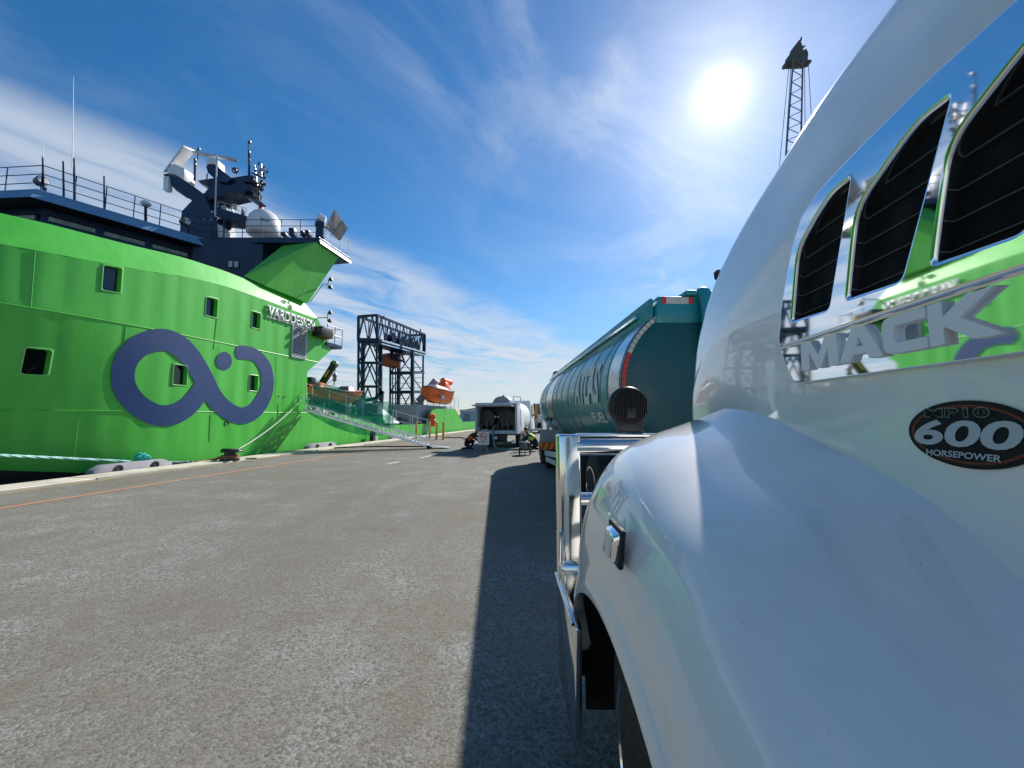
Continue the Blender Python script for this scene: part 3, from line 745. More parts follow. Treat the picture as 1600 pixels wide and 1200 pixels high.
zl = sorted(set([round(v, 3) for v in [-2.6, -1.5, -.6, -.3, 0, .35, .7, 1.05, 1.4, 1.75, 2.2, 2.6, 3.0, 3.4, 3.9, 4.12, 4.25, ZSEAM, 4.50, 4.65, 5.0, 5.4, 5.8, 6.1, 6.35, ZCH] + [q[1] for q in ENDP] + [w[2] - .04 for w in SW] + [w[3] + .04 for w in SW]]))
sl_ = [-8, -7.5, -7, -6, -5, -4, -3, -2, -1, 0, 1, 2, 3, 4, 4.5, 5, 5.5, 6] + [6 + .17 * i for i in range(1, int((SMIN - 6.2) / .17))]
for w in SW: sl_ += [w[0] - .04, w[1] + .04]
sl_ = sorted(set(round(v, 3) for v in sl_))
sl_ = [v for i, v in enumerate(sl_) if v < SMIN - .1]
def inwin(s, z): return any(w[0] - .045 < s < w[1] + .045 and w[2] - .045 < z < w[3] + .045 for w in SW)
rows = []
for z_ in zl:
    r = [sp(s, hull_t(s, zm(s, z_)), zm(s, z_)) for s in sl_]
    e = s_end(z_) if z_ >= zb_ else ENDP[0][0]
    for k in range(1, 7): r.append(sp(sl_[-1] + (e - sl_[-1]) * k / 6, 0, z_))
    rows.append(r)
ns = len(sl_)
zmid = [(a + b) / 2 for a, b in zip(zl, zl[1:])]; smid = [(a + b) / 2 for a, b in zip(sl_, sl_[1:])]
mb = MB().grid(rows, skip=lambda i, j: (j < ns - 1 and inwin(smid[j], zmid[i])) or zmid[i] < .0)
# aft closing wall of the superstructure
endc = [r[-1] for r, z_ in zip(rows, zl) if z_ >= zb_ - .01]
mb.grid([endc, [p - QN * 12 for p in endc]])
hull = mb.build('hull', M_GREEN, SHIP, smooth=True, angle=22)
# dark boot-topping under the flare
rows2 = [[sp(s, hull_t(s, z_, False) - .004, z_) for s in sl_] + [sp(ENDP[0][0], -.004, z_), sp(70, -.004, z_)] for z_ in (-2.6, -1.5, -.6, 0)]
MB().grid(rows2).build('boot_topping', M_BLACK, SHIP, smooth=True)
def sloped_boot():                                 # black paint rises towards the bow
    top = lambda s: max(.003, min(.42, .36 * (10.9 - s) / 2.0))
    sr = [s for s in sl_ if s < 10.9]
    return MB().grid([[sp(s, hull_t(s, 0) + .006, 0.0) for s in sr], [sp(s, hull_t(s, top(s)) + .006, top(s)) for s in sr]])
sloped_boot().build('boot_topping', M_BLACK, SHIP, smooth=True)
# bright sloping shoulder above the chine
sch = [s for s in sl_ if s > -7.9] + [ENDP[-1][0]]
top_end = hull_px(480, 472)[0]
inr = []
def shoulder(s, k):
    s2 = s if s < SMIN else SMIN + (s - SMIN) * (1 - .75 * k)
    return sp(s2, hull_t(s, zch(s), False) - .46 * k - .10 * k * max(0, min(1, (13 - s) / 4)), zch(s) + (ZTOPD - ZCH + .17 * max(0, min(1, (14 - s) / 4))) * k)
MB().grid([[shoulder(s, k / 3) for s in sch] for k in range(4)]).build('shoulder_plating', M_GREEN, hull, smooth=True, angle=22)
deck = MB().add([shoulder(s, 1.0) for s in sch] + [shoulder(sch[-1], 1.0) - QN * 14, shoulder(sch[0], 1.0) - QN * 5], [list(range(len(sch) + 2))])
deck.build('upper_deck', M_NAVY, SHIP)
# recessed side windows
for w in SW:
    s0, s1, z0, z1 = w; sc, zc_ = (s0 + s1) / 2, (z0 + z1) / 2; a, b = (s1 - s0) / 2, (z1 - z0) / 2
    inner = rrect(-a, -b, a, b, min(a, b) * .32, 5); n = len(inner)
    outr = []
    for (u, v_) in inner:
        k = max(abs(u) / (a), abs(v_) / (b)); ou = u / k * (a + .041) / a; ov = v_ / k * (b + .041) / b
        if abs(abs(u) / a - 1) < .33 * min(a, b) / a + .01 and abs(abs(v_) / b - 1) < .33 * min(a, b) / b + .01: pass
        outr.append((max(-a - .041, min(a + .041, ou)), max(-b - .041, min(b + .041, ov))))
    for i, (sx_, sy_) in enumerate(((1, -1), (1, 1), (-1, 1), (-1, -1))):      # pin ring corners to the opening's corners
        outr[i * 6 + 2] = (sx_ * (a + .041), sy_ * (b + .041)); outr[i * 6 + 3] = (sx_ * (a + .041), sy_ * (b + .041))
    P = lambda q, off: hs(sc + q[0], zm(sc + q[0], zc_ + q[1]), off)
    mb = MB()
    lo = [P(q, .004) for q in outr]; li = [P(q, .012) for q in inner]; lb = [P((q[0] * .94, q[1] * .95), -.15) for q in inner]
    mb.add(lo + li + lb, [[i, (i + 1) % n, n + (i + 1) % n, n + i] for i in range(n)] + [[n + i, n + (i + 1) % n, 2 * n + (i + 1) % n, 2 * n + i] for i in range(n)])
    wf = mb.build('window', M_GREEN, hull, smooth=True, angle=50)
    MB().tube([P(q, .012) for q in inner], .011, 6, closed=True).build('frame', mat('pale_green_edge', (.25, .62, .18), .4), wf, smooth=True)
    MB().add([P((q[0] * .94, q[1] * .95), -.148) for q in inner], [list(range(n))]).build('pane', M_DKGLASS, wf)
# weld seams: proud beads
def seam(pts, r=.011): return MB().tube(pts, r, 6).build('weld_seam', M_GREEN, hull, smooth=True)
seam([hs(s, ZSEAM, .004) for s in sl_ if s > 4] + [sp(s_end(ZSEAM), .004, ZSEAM)], .014)
zs2 = hull_px(200, 642)[1]
seam([hs(s, zs2, .004) for s in sl_ if s > 4] + [sp(ENDP[0][0], .004, zs2)], .011)
for (pa, pb) in (((197, 507), (186, 640)), ((123, 646), (114, 728)), ((339, 497), (334, 545)), ((329, 648), (327, 690)), ((431, 557), (430, 640)), ((55, 392), (48, 480))):
    a = hull_px(*pa); b = hull_px(*pb)
    seam([hs(a[0] + (b[0] - a[0]) * i / 8, a[1] + (b[1] - a[1]) * i / 8, .004) for i in range(9)], .008)
# navy loop emblem painted on the side
def ribbon(cpts, wpx, n=10):
    P = [Vector((a, b, 0)) for a, b in cpts]; c = catmull(P, n); L = []; Rr = []
    for i, p in enumerate(c):
        t = (c[min(i + 1, len(c) - 1)] - c[max(i - 1, 0)]).normalized(); nn = V(-t.y, t.x, 0)
        k = i / (len(c) - 1) * (len(wpx) - 1); j = min(int(k), len(wpx) - 2); w = wpx[j] + (wpx[j + 1] - wpx[j]) * (k - j)
        L.append(p + nn * w / 2); Rr.append(p - nn * w / 2)
    f = lambda q, o: hs(*hull_px(q.x, q.y), o)
    return L, Rr, f
em = MB()
# (pixel centre lines are only used to find the emblem's place on the hull plating)
loopA = [(316, 604), (306, 620), (290, 637), (268, 648), (243, 648), (216, 634), (197, 612), (191, 588), (197, 562), (215, 542), (240, 532), (264, 533), (286, 546), (304, 568), (318, 592), (332, 618), (350, 638), (372, 649), (392, 645), (408, 628), (417, 604), (415, 578), (405, 561), (390, 552), (374, 550.5)]
wA = [27, 29, 31, 32, 33, 35, 37, 37, 37, 36, 35, 34, 33, 31, 30, 28, 27, 26, 25, 23, 20, 19, 19, 20, 22]
L, Rr, f = ribbon(loopA, wA, 7)
em.grid([[f(q, .021) for q in L], [f(q, .021) for q in Rr]])
def disc(cx_, cy_, rx, ry, off=.021, n=28, hub=True):
    return MB().add([f(V(cx_ + rx * math.cos(2 * math.pi * i / n), cy_ + ry * math.sin(2 * math.pi * i / n), 0), off) for i in range(n)], [list(range(n))])
emb = em.build('emblem', M_NAVYLOGO, hull, merge=False)
disc(349.5, 564, 12.3, 14.2).build('emblem_dot', M_NAVYLOGO, emb)
disc(374, 550.5, 7, 11, .0235).build('emblem_dot', M_NAVYLOGO, emb)
for cx_, cy_, r_ in ((354, 661.5, 3.4), (434.7, 620, 1.9), (444.4, 620.6, 1.9)):
    s_, z_ = hull_px(cx_, cy_); rr_ = r_ * (s_ * .98) / FPX
    MB().lathe(hs(s_, z_, -.02), QN, [(0, rr_ * .8), (.028, rr_ * .8), (.034, rr_), (.02, rr_ * 1.12), (0, rr_ * 1.12)], 20).build('drain_port', M_BLACK, hull, smooth=True)
# louvre
a = hull_px(456, 533); b = hull_px(477.5, 533); z0 = hull_px(466, 559)[1]; z1 = hull_px(466, 509)[1]
lv = MB()
for p, q in (((a[0], z0), (b[0], z0)), ((a[0], z1), (b[0], z1)), ((a[0], z0), (a[0], z1)), ((b[0], z0), (b[0], z1))):
    lv.bar(sp(p[0], .03, p[1]), sp(q[0], .03, q[1]), .06, .05)
lou = lv.build('vent_louvre', M_LGREY, hull)
MB().hexa([sp(a[0], .008, z0), sp(b[0], .008, z0), sp(b[0], .012, z0), sp(a[0], .012, z0)], [sp(a[0], .008, z1), sp(b[0], .008, z1), sp(b[0], .012, z1), sp(a[0], .012, z1)]).build('louvre_back', M_BLACK, lou)
nl = 21
for i in range(nl):
    zz = z0 + .05 + (z1 - z0 - .1) * i / (nl - 1)
    MB().hexa([sp(a[0] + .03, .07, zz - .03), sp(b[0] - .03, .07, zz - .03), sp(b[0] - .03, .015, zz + .02), sp(a[0] + .03, .015, zz + .02)],
              [sp(a[0] + .03, .073, zz - .022), sp(b[0] - .03, .073, zz - .022), sp(b[0] - .03, .018, zz + .028), sp(a[0] + .03, .018, zz + .028)]).build('slat', M_LGREY, lou)
# name board: cut-out white letters standing off the plating
a = hull_px(417, 487); b = hull_px(489, 506)
nb_ = text_mesh('VARDDESIGN', b[0] - a[0], .46, bold=.012, extrude=.05, spacing=1.0)
zn = hull_px(452, 505)[1]
nsg = MB().bar(sp(a[0] - .05, .045, zn - .02), sp(b[0] + .05, .045, zn - .02), .03, .05).bar(sp(a[0] - .05, .045, zn + .47), sp(b[0] + .05, .045, zn + .47), .03, .05).build('name_board', M_WHITE, hull)
mesh_obj('lettering', warp(nb_, lambda X, Y, Z: sp(a[0] + X, .05 + Z, zn + Y)), M_WHITE, nsg)
# shallow recess box and overhanging platform at the aft end of the house
p_ = hull_px(503, 523)
bx = MB().hexa([sp(p_[0] - .75, 0, p_[1] - .22), sp(p_[0] + .15, 0, p_[1] - .22), sp(p_[0] + .15, .55, p_[1] - .22), sp(p_[0] - .75, .55, p_[1] - .22)], [sp(p_[0] - .75, 0, p_[1] + .28), sp(p_[0] + .15, 0, p_[1] + .28), sp(p_[0] + .15, .55, p_[1] + .28), sp(p_[0] - .75, .55, p_[1] + .28)])
bx.build('light_box', M_BLACK, hull, bevel=.02)
pf = MB().hexa([sp(p_[0] + .3, -.9, p_[1] - .50), sp(p_[0] + 1.6, -.9, p_[1] - .50), sp(p_[0] + 1.6, .1, p_[1] - .50), sp(p_[0] + .3, .1, p_[1] - .50)], [sp(p_[0] + .3, -.9, p_[1] - .32), sp(p_[0] + 1.6, -.9, p_[1] - .32), sp(p_[0] + 1.6, .1, p_[1] - .32), sp(p_[0] + .3, .1, p_[1] - .32)]).build('aft_platform', M_NAVY, SHIP)
def railing(pts, posts, h, par, rails=3, r=.018, m=None, name='railing'):
    """posts at the given arc fractions; every post and rail its own piece"""
    m = m or M_NAVY; first = None
    out = []
    for i in range(len(pts) - 1):
        a_, b_ = Vector(pts[i]), Vector(pts[i + 1])
        for k in range(rails):
            zz = h * (k + 1) / rails
            out.append(MB().tube([a_ + V(0, 0, zz), b_ + V(0, 0, zz)], r, 6).build('rail', m, par, smooth=True))
        n_ = posts[i]
        for j in range(n_ + (1 if i == len(pts) - 2 else 0)):
            q = a_.lerp(b_, j / n_); out.append(MB().tube([q, q + V(0, 0, h)], r * 1.15, 6).build('post', m, par, smooth=True))
    return out
railing([sp(p_[0] + .3, .08, p_[1] - .32), sp(p_[0] + 1.6, .08, p_[1] - .32), sp(p_[0] + 1.6, -.9, p_[1] - .32)], [2, 1], .95, pf, 2, .016)
ring = [sp(p_[0] + .2 + 0 * i, .13, p_[1] + .05) + QD * (.27 * math.cos(i * math.pi / 12)) + V(0, 0, .27 * math.sin(i * math.pi / 12)) for i in range(24)]
lb = MB().tube(ring, .055, 8, closed=True).build('lifebuoy', M_ORANGE, SHIP, smooth=True)
MB().lathe(sp(p_[0] + .75, .05, p_[1] + .05), (0, 0, 1), [(0, .06), (.05, .09), (.3, .09), (.38, .04)], 12).build('buoy_light', M_YEL, lb, smooth=True)
# twin lamp brackets at the aft corner
for (pa, pb) in (((484, 472), (513, 444)), ((495, 497), (512, 496))):
    ya = 19.6; A = at_y(*pa, ya); B = at_y(*pb, ya)
    br = MB().tube([A, at_y(pb[0] - 8 if pa[0] < 490 else pb[0] - 4, pb[1], ya), B], .03, 8).tube([B + V(0, 0, -.20), B + V(0, 0, .22)], .028, 8).build('lamp_bracket', M_LGREY, SHIP, smooth=True)
    for dz in (-.20, .22):
        MB().lathe(B + V(.02, 0, dz), (1, 0, .35), [(0, .05), (.06, .09), (.16, .12), (.19, .11)], 14).build('deck_lamp', M_BLACK, br, smooth=True)

# ---- bridge house
ZR = 10.3
A_ = at_z(58, 295, ZR); B_ = at_z(322, 373.5, ZR); D_ = at_z(-60, 300.5, ZR); E_ = D_ + (D_ - A_).normalized() * 8
C_ = at_z(350, 379, ZR)
inb = [B_ - QN * 7 + QD * 3, E_ - QN * 2 + QD * 2]
roof_t = [E_, A_, B_, B_ + QD * .6 - QN * 1.6, B_ + QD * 3.4 - QN * 9, E_ + QD * 6 - QN * 3]
cen = sum(roof_t, Vector()) / len(roof_t)
def outset(loop, d):
    res = []
    for i, p in enumerate(loop):
        a = loop[i - 1]; b = loop[(i + 1) % len(loop)]
        n1_ = (p - a).cross(V(0, 0, 1)).normalized(); n2_ = (b - p).cross(V(0, 0, 1)).normalized()
        nn = (n1_ + n2_).normalized(); s_ = 1 if nn.dot(p - cen) > 0 else -1
        res.append(p + nn * (d * s_ / max(.5, nn.dot(n1_))))
    return res
rb = [p - V(0, 0, .48) for p in outset(roof_t, .27)]
roof = MB().hexa(rb, roof_t).build('bridge_roof', M_FASCIA, SHIP)
soff = [p - V(0, 0, .005) for p in rb]
wl_t = [p - V(0, 0, .49) for p in outset(roof_t, -.45)]; wl_b = [V(p.x, p.y, 6.2) for p in outset(roof_t, -.15)]
house = MB().hexa(wl_b, wl_t).build('bridge_house', M_NAVY, SHIP)
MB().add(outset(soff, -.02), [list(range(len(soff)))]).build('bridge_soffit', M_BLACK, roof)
# slanted bridge windows between mullions
M_WGL = mat('tinted_bridge_glass', (0.012, 0.014, 0.012), 0.05, var=0.3, vscale=.8, spec=0.9)
def wall_q(i, u, k): 
    a, b = wl_b[i], wl_b[i + 1]; c, d = wl_t[i], wl_t[i + 1]
    return a.lerp(b, u).lerp(c.lerp(d, u), k)
def wall_n(i):
    n_ = (wl_b[i + 1] - wl_b[i]).cross(wl_t[i] - wl_b[i]).normalized()
    return n_ if n_.dot(wl_b[i] - cen) > 0 else -n_
for i, segs in ((0, 4), (1, 3)):
    for k in range(segs):
        u0 = (k + .06) / segs; u1 = (k + .94) / segs; nn = wall_n(i) * .02
        quad = [wall_q(i, u0, .35) + nn, wall_q(i, u1, .35) + nn, wall_q(i, u1, .92) + nn, wall_q(i, u0, .92) + nn]
        wn = MB().prism(quad, wall_n(i) * .02).build('bridge_window', M_WGL, house)
        # pale strip painted as reflected light in the upper glass, and a handrail outside
        q2 = [wall_q(i, u0 + .01, .85) + nn * 2.6, wall_q(i, u1 - .01, .85) + nn * 2.6, wall_q(i, u1 - .01, .90) + nn * 2.6, wall_q(i, u0 + .01, .90) + nn * 2.6]
        MB().prism(q2, wall_n(i) * .03).build('window_gleam', mat('pale_gleam', (.30, .34, .27), .6, var=.25), wn)
        MB().tube([wall_q(i, u0 + .02, .56) + nn * 6, wall_q(i, u1 - .02, .56) + nn * 6], .03, 8).build('wash_rail', mat('ochre_rail', (.30, .22, .10), .6), wn, smooth=True)
# roof rail, lamps and whip aerials along the edge
up_ = V(0, 0, 0)
ed0, ed1, ed2 = D_, A_, B_
railing([D_ + V(.1, .15, 0), A_ + V(-.05, .15, 0)], [2], 1.05, roof, 3, .017)
railing([A_ + V(-.05, .15, 0), B_ + V(-.1, .1, 0)], [6], 1.05, roof, 3, .017)
def atr(px, py, base=ZR):  # foot on the roof edge line below a pixel
    return at_z(px, py, base)
for px, py, top, r_ in ((98, 304, 252, .035), (115, 309, 247, .04), (162, 324, 275, .035), (66, 297, 245, .035)):
    q = at_z(px, py, ZR) + V(-.1, .12, 0); yq = q.y
    MB().tube([q, at_y(px + .6, top, yq)], [r_, r_ * .7], 8).build('aerial_post', M_NAVY, roof, smooth=True)
q = at_z(115, 309, ZR) + V(-.12, .14, 0)
MB().tube([at_y(113, 262, q.y), at_y(115, 120, q.y)], [.018, .006], 6).build('whip_aerial', M_LGREY, roof, smooth=True)
q = at_z(66, 297, ZR); MB().tube([at_y(67, 247, q.y), at_y(69, 195, q.y)], [.010, .004], 6).build('whip_aerial', M_LGREY, roof, smooth=True)
q = at_z(228, 348, ZR); qy = q.y + .4
gp = MB().tube([at_y(227.5, 347, qy), at_y(227.5, 322, qy)], .055, 10).build('gps_mast', M_NAVY, roof, smooth=True)
MB().lathe(at_y(227.5, 322, qy), (0, 0, 1), [(0, .10), (.06, .19), (.14, .20), (.22, .14), (.25, .03)], 18).build('gps_dome', M_WHITE, gp, smooth=True)
# searchlight near the forward corner and one amidships
for px, py in ((39, 300), (275, 362)):
    q = at_z(px, py, ZR) + V(0, .6, 0)
    sm = MB().tube([q, q + V(0, 0, .55)], .06, 8).build('searchlight', M_NAVY, roof, smooth=True)
    MB().lathe(q + V(-.14, -.1, .72), (1, -.3, .1), [(-.1, .05), (-.05, .16), (.22, .19), (.26, .19)], 16).build('lamp_drum', M_BLACK, sm, smooth=True)
    MB().lathe(q + V(.11, -.17, .745), (1, -.3, .1), [(0, .17), (.04, .14)], 16).build('lamp_glass', M_WHITE, sm, smooth=True)

# ---- bridge wing platform, outboard
ZP = 10.45
k_ = (ZP - CAMH) / (9.6 - CAMH)
P1 = at_z(339, 371, ZP); P2 = at_z(500, 371, ZP); P3 = at_z(548, 404, ZP); P4 = P3 - QN * 5 + QD * .2
wp = [P1, P2, P3, P4]
MB().hexa([p - V(0, 0, .26) for p in wp], wp).build('wing_platform', M_NAVY, SHIP)
wingp = bpy.data.objects['wing_platform']
fo = QN * .012
MB().hexa([P2 - V(0, 0, .30) + fo, P3 - V(0, 0, .30) + fo, P3 - V(0, 0, .30) + fo * 4, P2 - V(0, 0, .30) + fo * 4], [P2 + V(0, 0, .04) + fo - QN * .10, P3 + V(0, 0, .04) + fo - QN * .10, P3 + V(0, 0, .04) + fo * 3 - QN * .08, P2 + V(0, 0, .04) + fo * 3 - QN * .08]).build('wing_fascia', mat('sunlit_slate_paint', (.26, .33, .40), .4), wingp)  # sunlit outboard edge: the light is put into a paler colour than the navy
ZU = ZP - .265
T0 = at_z(443, 383, ZU); T1 = at_z(494, 378, ZU); T2 = at_z(529, 402, ZU)
B0 = at_z(381, 431, 7.45); B1 = at_z(414, 446, 7.34); B2 = at_z(481, 473, 7.30)
T3 = T2 - QN * 2.5; B3 = B2 - QN * 1.2 + QD * .1
MB().hexa([B0, B1, B2, B3], [T0, T1, T2, T3]).build('wing_support', M_GREEN, SHIP)
wh = [B_ - QN * .25 - QD * .4, T0 - QN * .9 - QD * .3, T0 - QN * 1.0 + QD * 2.2, B_ - QN * 7 + QD * 3.5, B_ - QN * 6]
MB().hexa([V(p.x, p.y, 6.7) for p in wh], [V(p.x, p.y, ZU - .006) for p in wh]).build('wing_house', M_NAVY, SHIP)
for u_ in (.55, .63):
    q_ = wh[0].lerp(wh[1], u_); MB().box(V(q_.x + .03, q_.y - .06, 9.0), (.16, .08, .30)).build('house_fitting', M_LGREY, bpy.data.objects['wing_house'])
railing([P1 + V(.2, .12, 0), P2 + V(-.1, .12, 0)], [5], .98, wingp, 3, .016)
railing([P2 + V(-.12, .4, 0), P3 + V(-.12, -.1, 0)], [3], .98, wingp, 3, .016, M_LGREY)
MB().hexa([at_y(392 + dx_, 372, P1.y + .6) for dx_ in (0, 1, 1, 0)], [at_y(392 + dx_, 365, P1.y + .6) for dx_ in (0, 1, 1, 0)]) if False else None
# domed satellite antenna
dq = at_y(412, 371, P1.y + 1.3); sc_ = (P1.y + 1.3) / FPX
dome = MB().lathe(dq, (0, 0, 1), [(0.02, 15 * sc_), (2 * sc_, 22 * sc_), (5 * sc_, 24.5 * sc_), (14 * sc_, 25 * sc_), (24 * sc_, 24.2 * sc_), (32 * sc_, 21.5 * sc_), (39 * sc_, 16 * sc_), (43.5 * sc_, 9 * sc_), (45 * sc_, 1 * sc_)], 36).build('satellite_dome', M_WHITE, SHIP, smooth=True)
dm = text_mesh('Inm', .34, .20, bold=.01)
def dwrap(X, Y, Z):
    a = R(-90 + 22) + (X) / (24.9 * sc_); r_ = 25.05 * sc_
    return dq + V(r_ * math.cos(a), r_ * math.sin(a), 16 * sc_ + Y)
mesh_obj('dome_lettering', warp(slice_mesh(dm, 0, [.05 * i for i in range(1, 7)]), dwrap), M_NAVY, dome)
fl = at_y(407, 325, P1.y + 1.4)
for (px, py, w, h, m_) in ((406.5, 322, 7, 17, M_RED), (379, 333, 7, 20, M_NAVYLOGO)):
    yy = P1.y + (2.2 if px < 400 else 1.4); f0 = at_y(px - w / 2, py + h / 2 - 2, yy); f1 = at_y(px + w / 2, py + h / 2 - 2, yy); f2 = at_y(px - 1, py - h / 2, yy)
    fp = MB().tube([at_y(px - 1, py + h / 2 + 12, yy), at_y(px - 1, py - h / 2 - 16 * (px > 400), yy)], .012, 6).build('flag_pole', M_LGREY, SHIP, smooth=True)
    MB().prism([f0, f1, f1.lerp(f2, .55) + V(.05, .1, 0), f2], (0, .02, 0)).build('flag', m_, fp)
# wing lamps: round searchlight and two slatted flood panels
q = at_y(500, 371, P2.y + .3); s_ = P2.y / FPX
sb = MB().lathe(q, (0, 0, 1), [(0, 7 * s_), (17 * s_, 7 * s_), (18 * s_, 8.5 * s_), (24 * s_, 8.5 * s_), (25 * s_, 6 * s_)], 16).build('wing_pedestal', M_NAVY, wingp, smooth=True)
MB().lathe(q + V(-.05, .1, 33 * s_), (-.8, -.4, .25), [(-.25, .1), (-.2, .22), (.12, .25), (.16, .23), (.17, .12)], 18).build('wing_searchlight', M_WHITE, sb, smooth=True)
for (a, b, c) in (((508, 356), (522, 328), .35), ((519, 366), (533, 344), .8)):
    A = at_y(*a, P2.y + c + .4); B = at_y(*b, P2.y + c + .6); d_ = (B - A)
    pn = MB().hexa([A, A + V(.16, .5, -.10), A + V(.22, .5, -.10), A + V(.06, 0, 0)], [B, B + V(.10, .5, -.22), B + V(.16, .5, -.22), B + V(.06, 0, 0)]).build('flood_panel', mat('flood_panel_grey', (.30, .27, .24), .5, var=.2), wingp)
for px, w_, h_ in ((458, 9, 13), (474, 6, 8), (482, 7, 9), (445, 8, 5)):
    A = at_y(px, 370, P1.y + .8); MB().box(A + V(0, 0, h_ * s_ / 2), (w_ * s_, .4, h_ * s_)).build('deck_box', M_NAVY, wingp, bevel=.02)

# ---- mast on the bridge roof
YM = at_z(330, 366, ZR).y + 1.2
mast = None
def slab(pts, y, d, name, m, par, bevel=.0):
    A = [at_y(*p, y) for p in pts]; return MB().prism(A, (0, d, 0)).build(name, m, par, bevel=bevel)
mast = slab([(280, 372), (284, 330), (302, 311), (321, 310), (330, 328), (337, 345), (338, 372)], YM, 1.5, 'mast', M_NAVY, SHIP)
slab([(255, 272), (262, 271), (291, 283), (308, 296), (322, 306), (320, 313), (302, 314), (290, 307), (272, 292), (266, 282), (258, 277)], YM + .2, .9, 'radar_arm', M_NAVY, mast)
slab([(303, 309), (320, 301), (334, 283), (336, 276), (352, 281), (372, 281), (391, 290), (389, 296), (372, 300), (345, 306), (322, 313)], YM + .3, 1.0, 'upper_mast', M_NAVY, mast)
slab([(322, 260), (327, 256), (336, 257), (349, 268), (362, 278), (354, 285), (340, 283), (334, 278), (325, 270)], YM + .1, .7, 'radar_arm', M_NAVY, mast)
slab([(360, 278), (372, 276), (393, 273), (396, 280), (393, 284), (368, 284)], YM + .4, .9, 'sensor_platform', M_NAVY, mast)
slab([(345, 290), (392, 288), (396, 292), (392, 297), (372, 301), (348, 299)], YM - .1, .6, 'sensor_platform', M_NAVY, mast)
slab([(374, 300), (381, 299), (401, 309), (399, 311), (391, 310)], YM + .1, .8, 'sensor_platform', M_NAVY, mast)
slab([(316, 318), (330, 321), (386, 338), (387, 341), (355, 342), (338, 340), (322, 332)], YM + .2, 1.1, 'lower_platform', M_NAVY, mast)
slab([(309, 282), (335, 278), (336, 283), (322, 289), (312, 286)], YM + .9, .7, 'sensor_platform', M_NAVY, mast)
def quadbox(p, y0, y1, name, m, par, bev=.01):
    a = [at_y(*q, y0) for q in p]; return MB().prism(a, (0, y1 - y0, 0)).build(name, m, par, bevel=bev)
gb = quadbox([(261, 270), (262, 258), (273, 256), (288, 263), (287, 281), (273, 272)], YM + .2, YM + .9, 'radar_gearbox', M_WHITE, mast)
sc1 = MB().hexa([at_y(256, 270, YM + .2), at_y(287, 229, YM + .1), at_y(304.5, 237, YM + .9), at_y(282, 264, YM + 1.0)], [at_y(255, 267.5, YM + .2), at_y(286, 226.5, YM + .1), at_y(304.5, 234.5, YM + .9), at_y(281, 261.5, YM + 1.0)]).build('radar_scanner', M_LGREY, gb, bevel=.01)
quadbox([(255, 276), (263, 275), (263, 297), (255, 297)], YM + .1, YM + .35, 'radar_box', M_WHITE, mast)
quadbox([(265, 287), (268, 285), (289, 303), (287, 306), (275, 298)], YM + .3, YM + .6, 'cable_tray', M_STEEL, mast)
gb2 = quadbox([(322, 257), (323, 248), (331, 246), (340, 250), (341, 262), (332, 256)], YM + .1, YM + .6, 'radar_gearbox', M_WHITE, mast)
MB().bar(at_y(303, 238.5, YM + .7), at_y(369, 250, YM + .0), .24, .11).build('radar_scanner', M_LGREY, gb2, bevel=.02)
for a, b, r_ in (((304, 282), (305, 248), .055), ((309, 250), (309, 233), .022), ((389, 273), (390, 240), .055), ((388, 245), (388, 221), .024), ((323, 281), (324, 271), .03)):
    MB().tube([at_y(*a, YM + .5), at_y(*b, YM + .5)], r_, 8).build('aerial', M_NAVY, mast, smooth=True)
for a in ((305, 250), (305, 257), (389.5, 238), (389.5, 250), (390.5, 222), (311, 233)):
    MB().box(at_y(*a, YM + .5), (.10, .10, .13)).build('signal_lamp', M_BLACK, mast, bevel=.01)
MB().tube([at_y(339, 242, YM - .3), at_y(336, 338, YM - .3)], .035, 8).build('whip_aerial', M_LGREY, mast, smooth=True)
for a in ((330, 330), (337, 338)): MB().bar(at_y(*a, YM - .3), at_y(a[0] + 8, a[1] + 4, YM - .3), .05).build('aerial_foot', M_LGREY, mast)
rnd = random.Random(3)
for i in range(22):                                  # cluster of small sensors on stalks
    bx_, by_ = rnd.uniform(396, 410), rnd.uniform(264, 286); dx_, dy_ = rnd.uniform(2, 9), rnd.uniform(-13, 4)
    yy = YM + rnd.uniform(.3, 1.1); e_ = at_y(bx_ + dx_, by_ + dy_, yy)
    st_ = MB().tube([at_y(bx_, by_, yy), e_], .018, 5).build('sensor_stalk', M_NAVY, mast, smooth=True)
    MB().lathe(e_, (0, 0, 1), [(-.03, .02), (0, .055), (.05, .06), (.09, .03)], 10).build('sensor_head', M_NAVY if i % 3 else M_LGREY, st_, smooth=True)
for a, b in (((392, 270), (412, 278)), ((392, 282), (413, 290)), ((398, 258), (402, 290)), ((408, 256), (409, 290)), ((393, 290), (412, 292))):
    MB().bar(at_y(*a, YM + .7), at_y(*b, YM + .7), .06).build('sensor_frame', M_NAVY, mast)
MB().tube([at_y(366 + 3.2 * math.cos(t), 266 + 4 * math.sin(t), YM + .5) for t in [i * math.pi / 8 for i in range(16)]], .03, 6, closed=True).build('loop_aerial', M_NAVY, mast, smooth=True)
MB().lathe(at_y(369, 267, YM + .6), (0, 0, 1), [(-.15, .04), (0, .12), (.1, .13), (.15, .05)], 12).build('horn_lamp', M_NAVY, mast, smooth=True)
for a, b in (((345, 336), (357, 306)), ((366, 338), (357, 306)), ((348, 325), (362, 325)), ((351, 315), (360, 315))):
    MB().bar(at_y(*a, YM + 1.2), at_y(*b, YM + 1.2), .07).build('ladder_frame', M_LGREY, mast)
for a in ((350, 330), (367, 327)): MB().lathe(at_y(*a, YM + .8), (0, 0, 1), [(0, .1), (.1, .16), (.25, .14), (.3, .05)], 12).build('lamp_head', M_LGREY, mast, smooth=True)
railing([at_y(340, 328, YM + .3), at_y(384, 338, YM + .3)], [4], .45, mast, 2, .013, M_LGREY)
